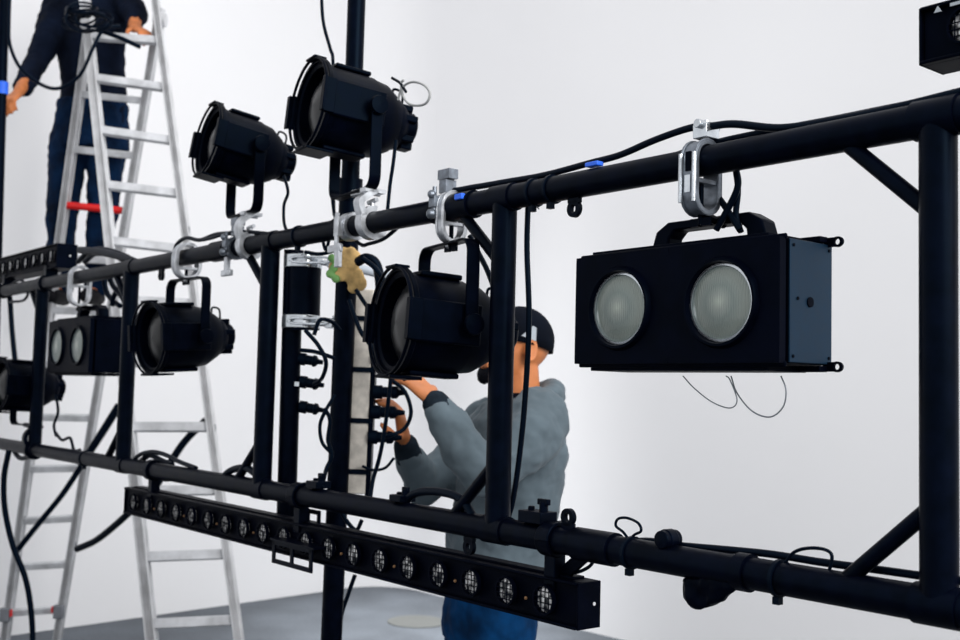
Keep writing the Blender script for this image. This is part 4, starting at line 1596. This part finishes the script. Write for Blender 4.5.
# bottom chord
cable(qs([(588, 550), (640, 541), (675, 545), (720, 549), (770, 554), (820, 562), (880, 570), (930, 577), (1000, 586)], 0.02), 0.0062, 'black cable lying along the top of the bottom chord at the right')
cable(qs([(634, 548), (624, 533), (616, 526), (618, 519), (627, 518), (638, 523), (641, 531), (633, 536), (626, 548)], 0.0), 0.0026, 'small upright black cable loop on the bottom chord, left one')
cable(qs([(780, 572), (790, 556), (799, 550), (812, 548), (826, 550), (832, 557), (828, 575)], 0.0), 0.0028, 'low black cable loop on the bottom chord near the right post')
cable(qs([(566, 572), (578, 572), (590, 566), (594, 558)], 0.02), 0.0035, 'short black lead from the LED bar up to the bottom chord')
cable(qs([(128, 470), (138, 456), (152, 452), (166, 455), (180, 462), (196, 468)], 0.0), 0.0075, 'black cable humped on the bottom chord above the bar at the left')
cable(qs([(140, 462), (150, 455), (160, 460), (172, 465)], 0.02), 0.0100, 'thick black cable knot on the bottom chord at the left')
cable(qs([(222, 478), (232, 470), (246, 468), (256, 474)], 0.0), 0.0105, 'black cable lump on the bottom chord left of the double post')
cable(qs([(150, 470), (165, 480), (185, 476), (200, 482), (215, 485)], 0.01), 0.0055, 'black lead between the bottom chord and the long LED bar')
cable(qs([(55, 432), (62, 440), (70, 438), (74, 450), (80, 450)], 0.01), 0.006, 'black cable kinked on the bottom chord beside the left par can')
cable(qs([(56, 395), (58, 412), (54, 425), (56, 436)], 0.01), 0.006, 'black tail of the left edge par can')
cable(qs([(398, 512), (414, 494), (440, 492), (462, 500), (476, 522)], 0.0), 0.0095, 'black cable hump on the bottom chord in front of the man')
cable(qs([(12, 448), (20, 458), (32, 455), (40, 446)], 0.0), 0.010, 'short black cable slung under the bottom chord below the left par can')
# lumps: clamps sitting on the bottom chord
for (px, lab, sc_) in ((668, 'black rubber roller on top of the bottom chord right of the bar', 1.0), (537, 'black clamp body on the bottom chord behind the bar end', 0.9), (402, 'black wing bolt clamp on the bottom chord left of the man', 0.6), (318, 'black wing bolt clamp on the bottom chord beside the mast', 0.7)):
    c = onchord(px, True) + Z * (R + 0.008 * sc_)
    Mx = TFat(c)
    mb = MB()
    if px == 668:
        mb.lathe([(-0.022, 0.004), (-0.020, 0.016), (0.020, 0.016), (0.022, 0.004)], 20, Mx @ Matrix.Rotation(math.radians(90), 4, 'Z'))
        mb.lathe([(-0.010, 0.018), (0.010, 0.018)], 20, Mx @ Matrix.Rotation(math.radians(90), 4, 'Z'))
    else:
        mb.box((0, 0, 0.006 * sc_), (0.075 * sc_, 0.045, 0.026 * sc_), Mx)
        mb.cyl((0.02 * sc_, 0, 0), (0.02 * sc_, 0, 0.040 * sc_), 0.009, 10, Mx)
        mb.cyl((-0.02 * sc_, 0, 0), (-0.02 * sc_, 0, 0.028 * sc_), 0.007, 10, Mx)
        mb.box((0.02 * sc_, 0, 0.040 * sc_), (0.034 * sc_, 0.010, 0.012), Mx)
    single(mb.build('chord_clamp', m_truss, bevel=0.002), lab, 'clamp')
# dark pouch hanging under the bottom chord
mb = MB()
outl = [(683, 578), (684, 598), (690, 607), (700, 611), (710, 606), (722, 601), (732, 593), (740, 586), (720, 575)]
n_ = len(outl)
vs = [Q(x, y, -0.018) for x, y in outl] + [Q(x, y, 0.018) for x, y in outl]
mb.add(vs, [tuple(range(n_)), tuple(range(2 * n_ - 1, n_ - 1, -1))] + [(i, n_ + i, n_ + (i + 1) % n_, (i + 1) % n_) for i in range(n_)])
o = mb.build('pouch', m_side)
remesh(o, 0.005, 6, disp=0.008, dscale=0.02)
o.data.materials[0] = m_can
single(o, 'dark cloth pouch bulging below the bottom chord right of the LED bar', 'pouch')
# round plate on the floor
p0 = FL(417, 622)
mb = MB()
mb.lathe([(0.0, 0.20), (0.006, 0.20), (0.008, 0.19), (0.004, 0.16), (0.004, 0.0)], 40, Matrix.Translation(p0), axis='Z')
single(mb.build('floor_plate', mat('worn_plate', (0.10, 0.105, 0.10), 0.6)), 'round low plate set on the grey floor behind the LED bar', 'plate')
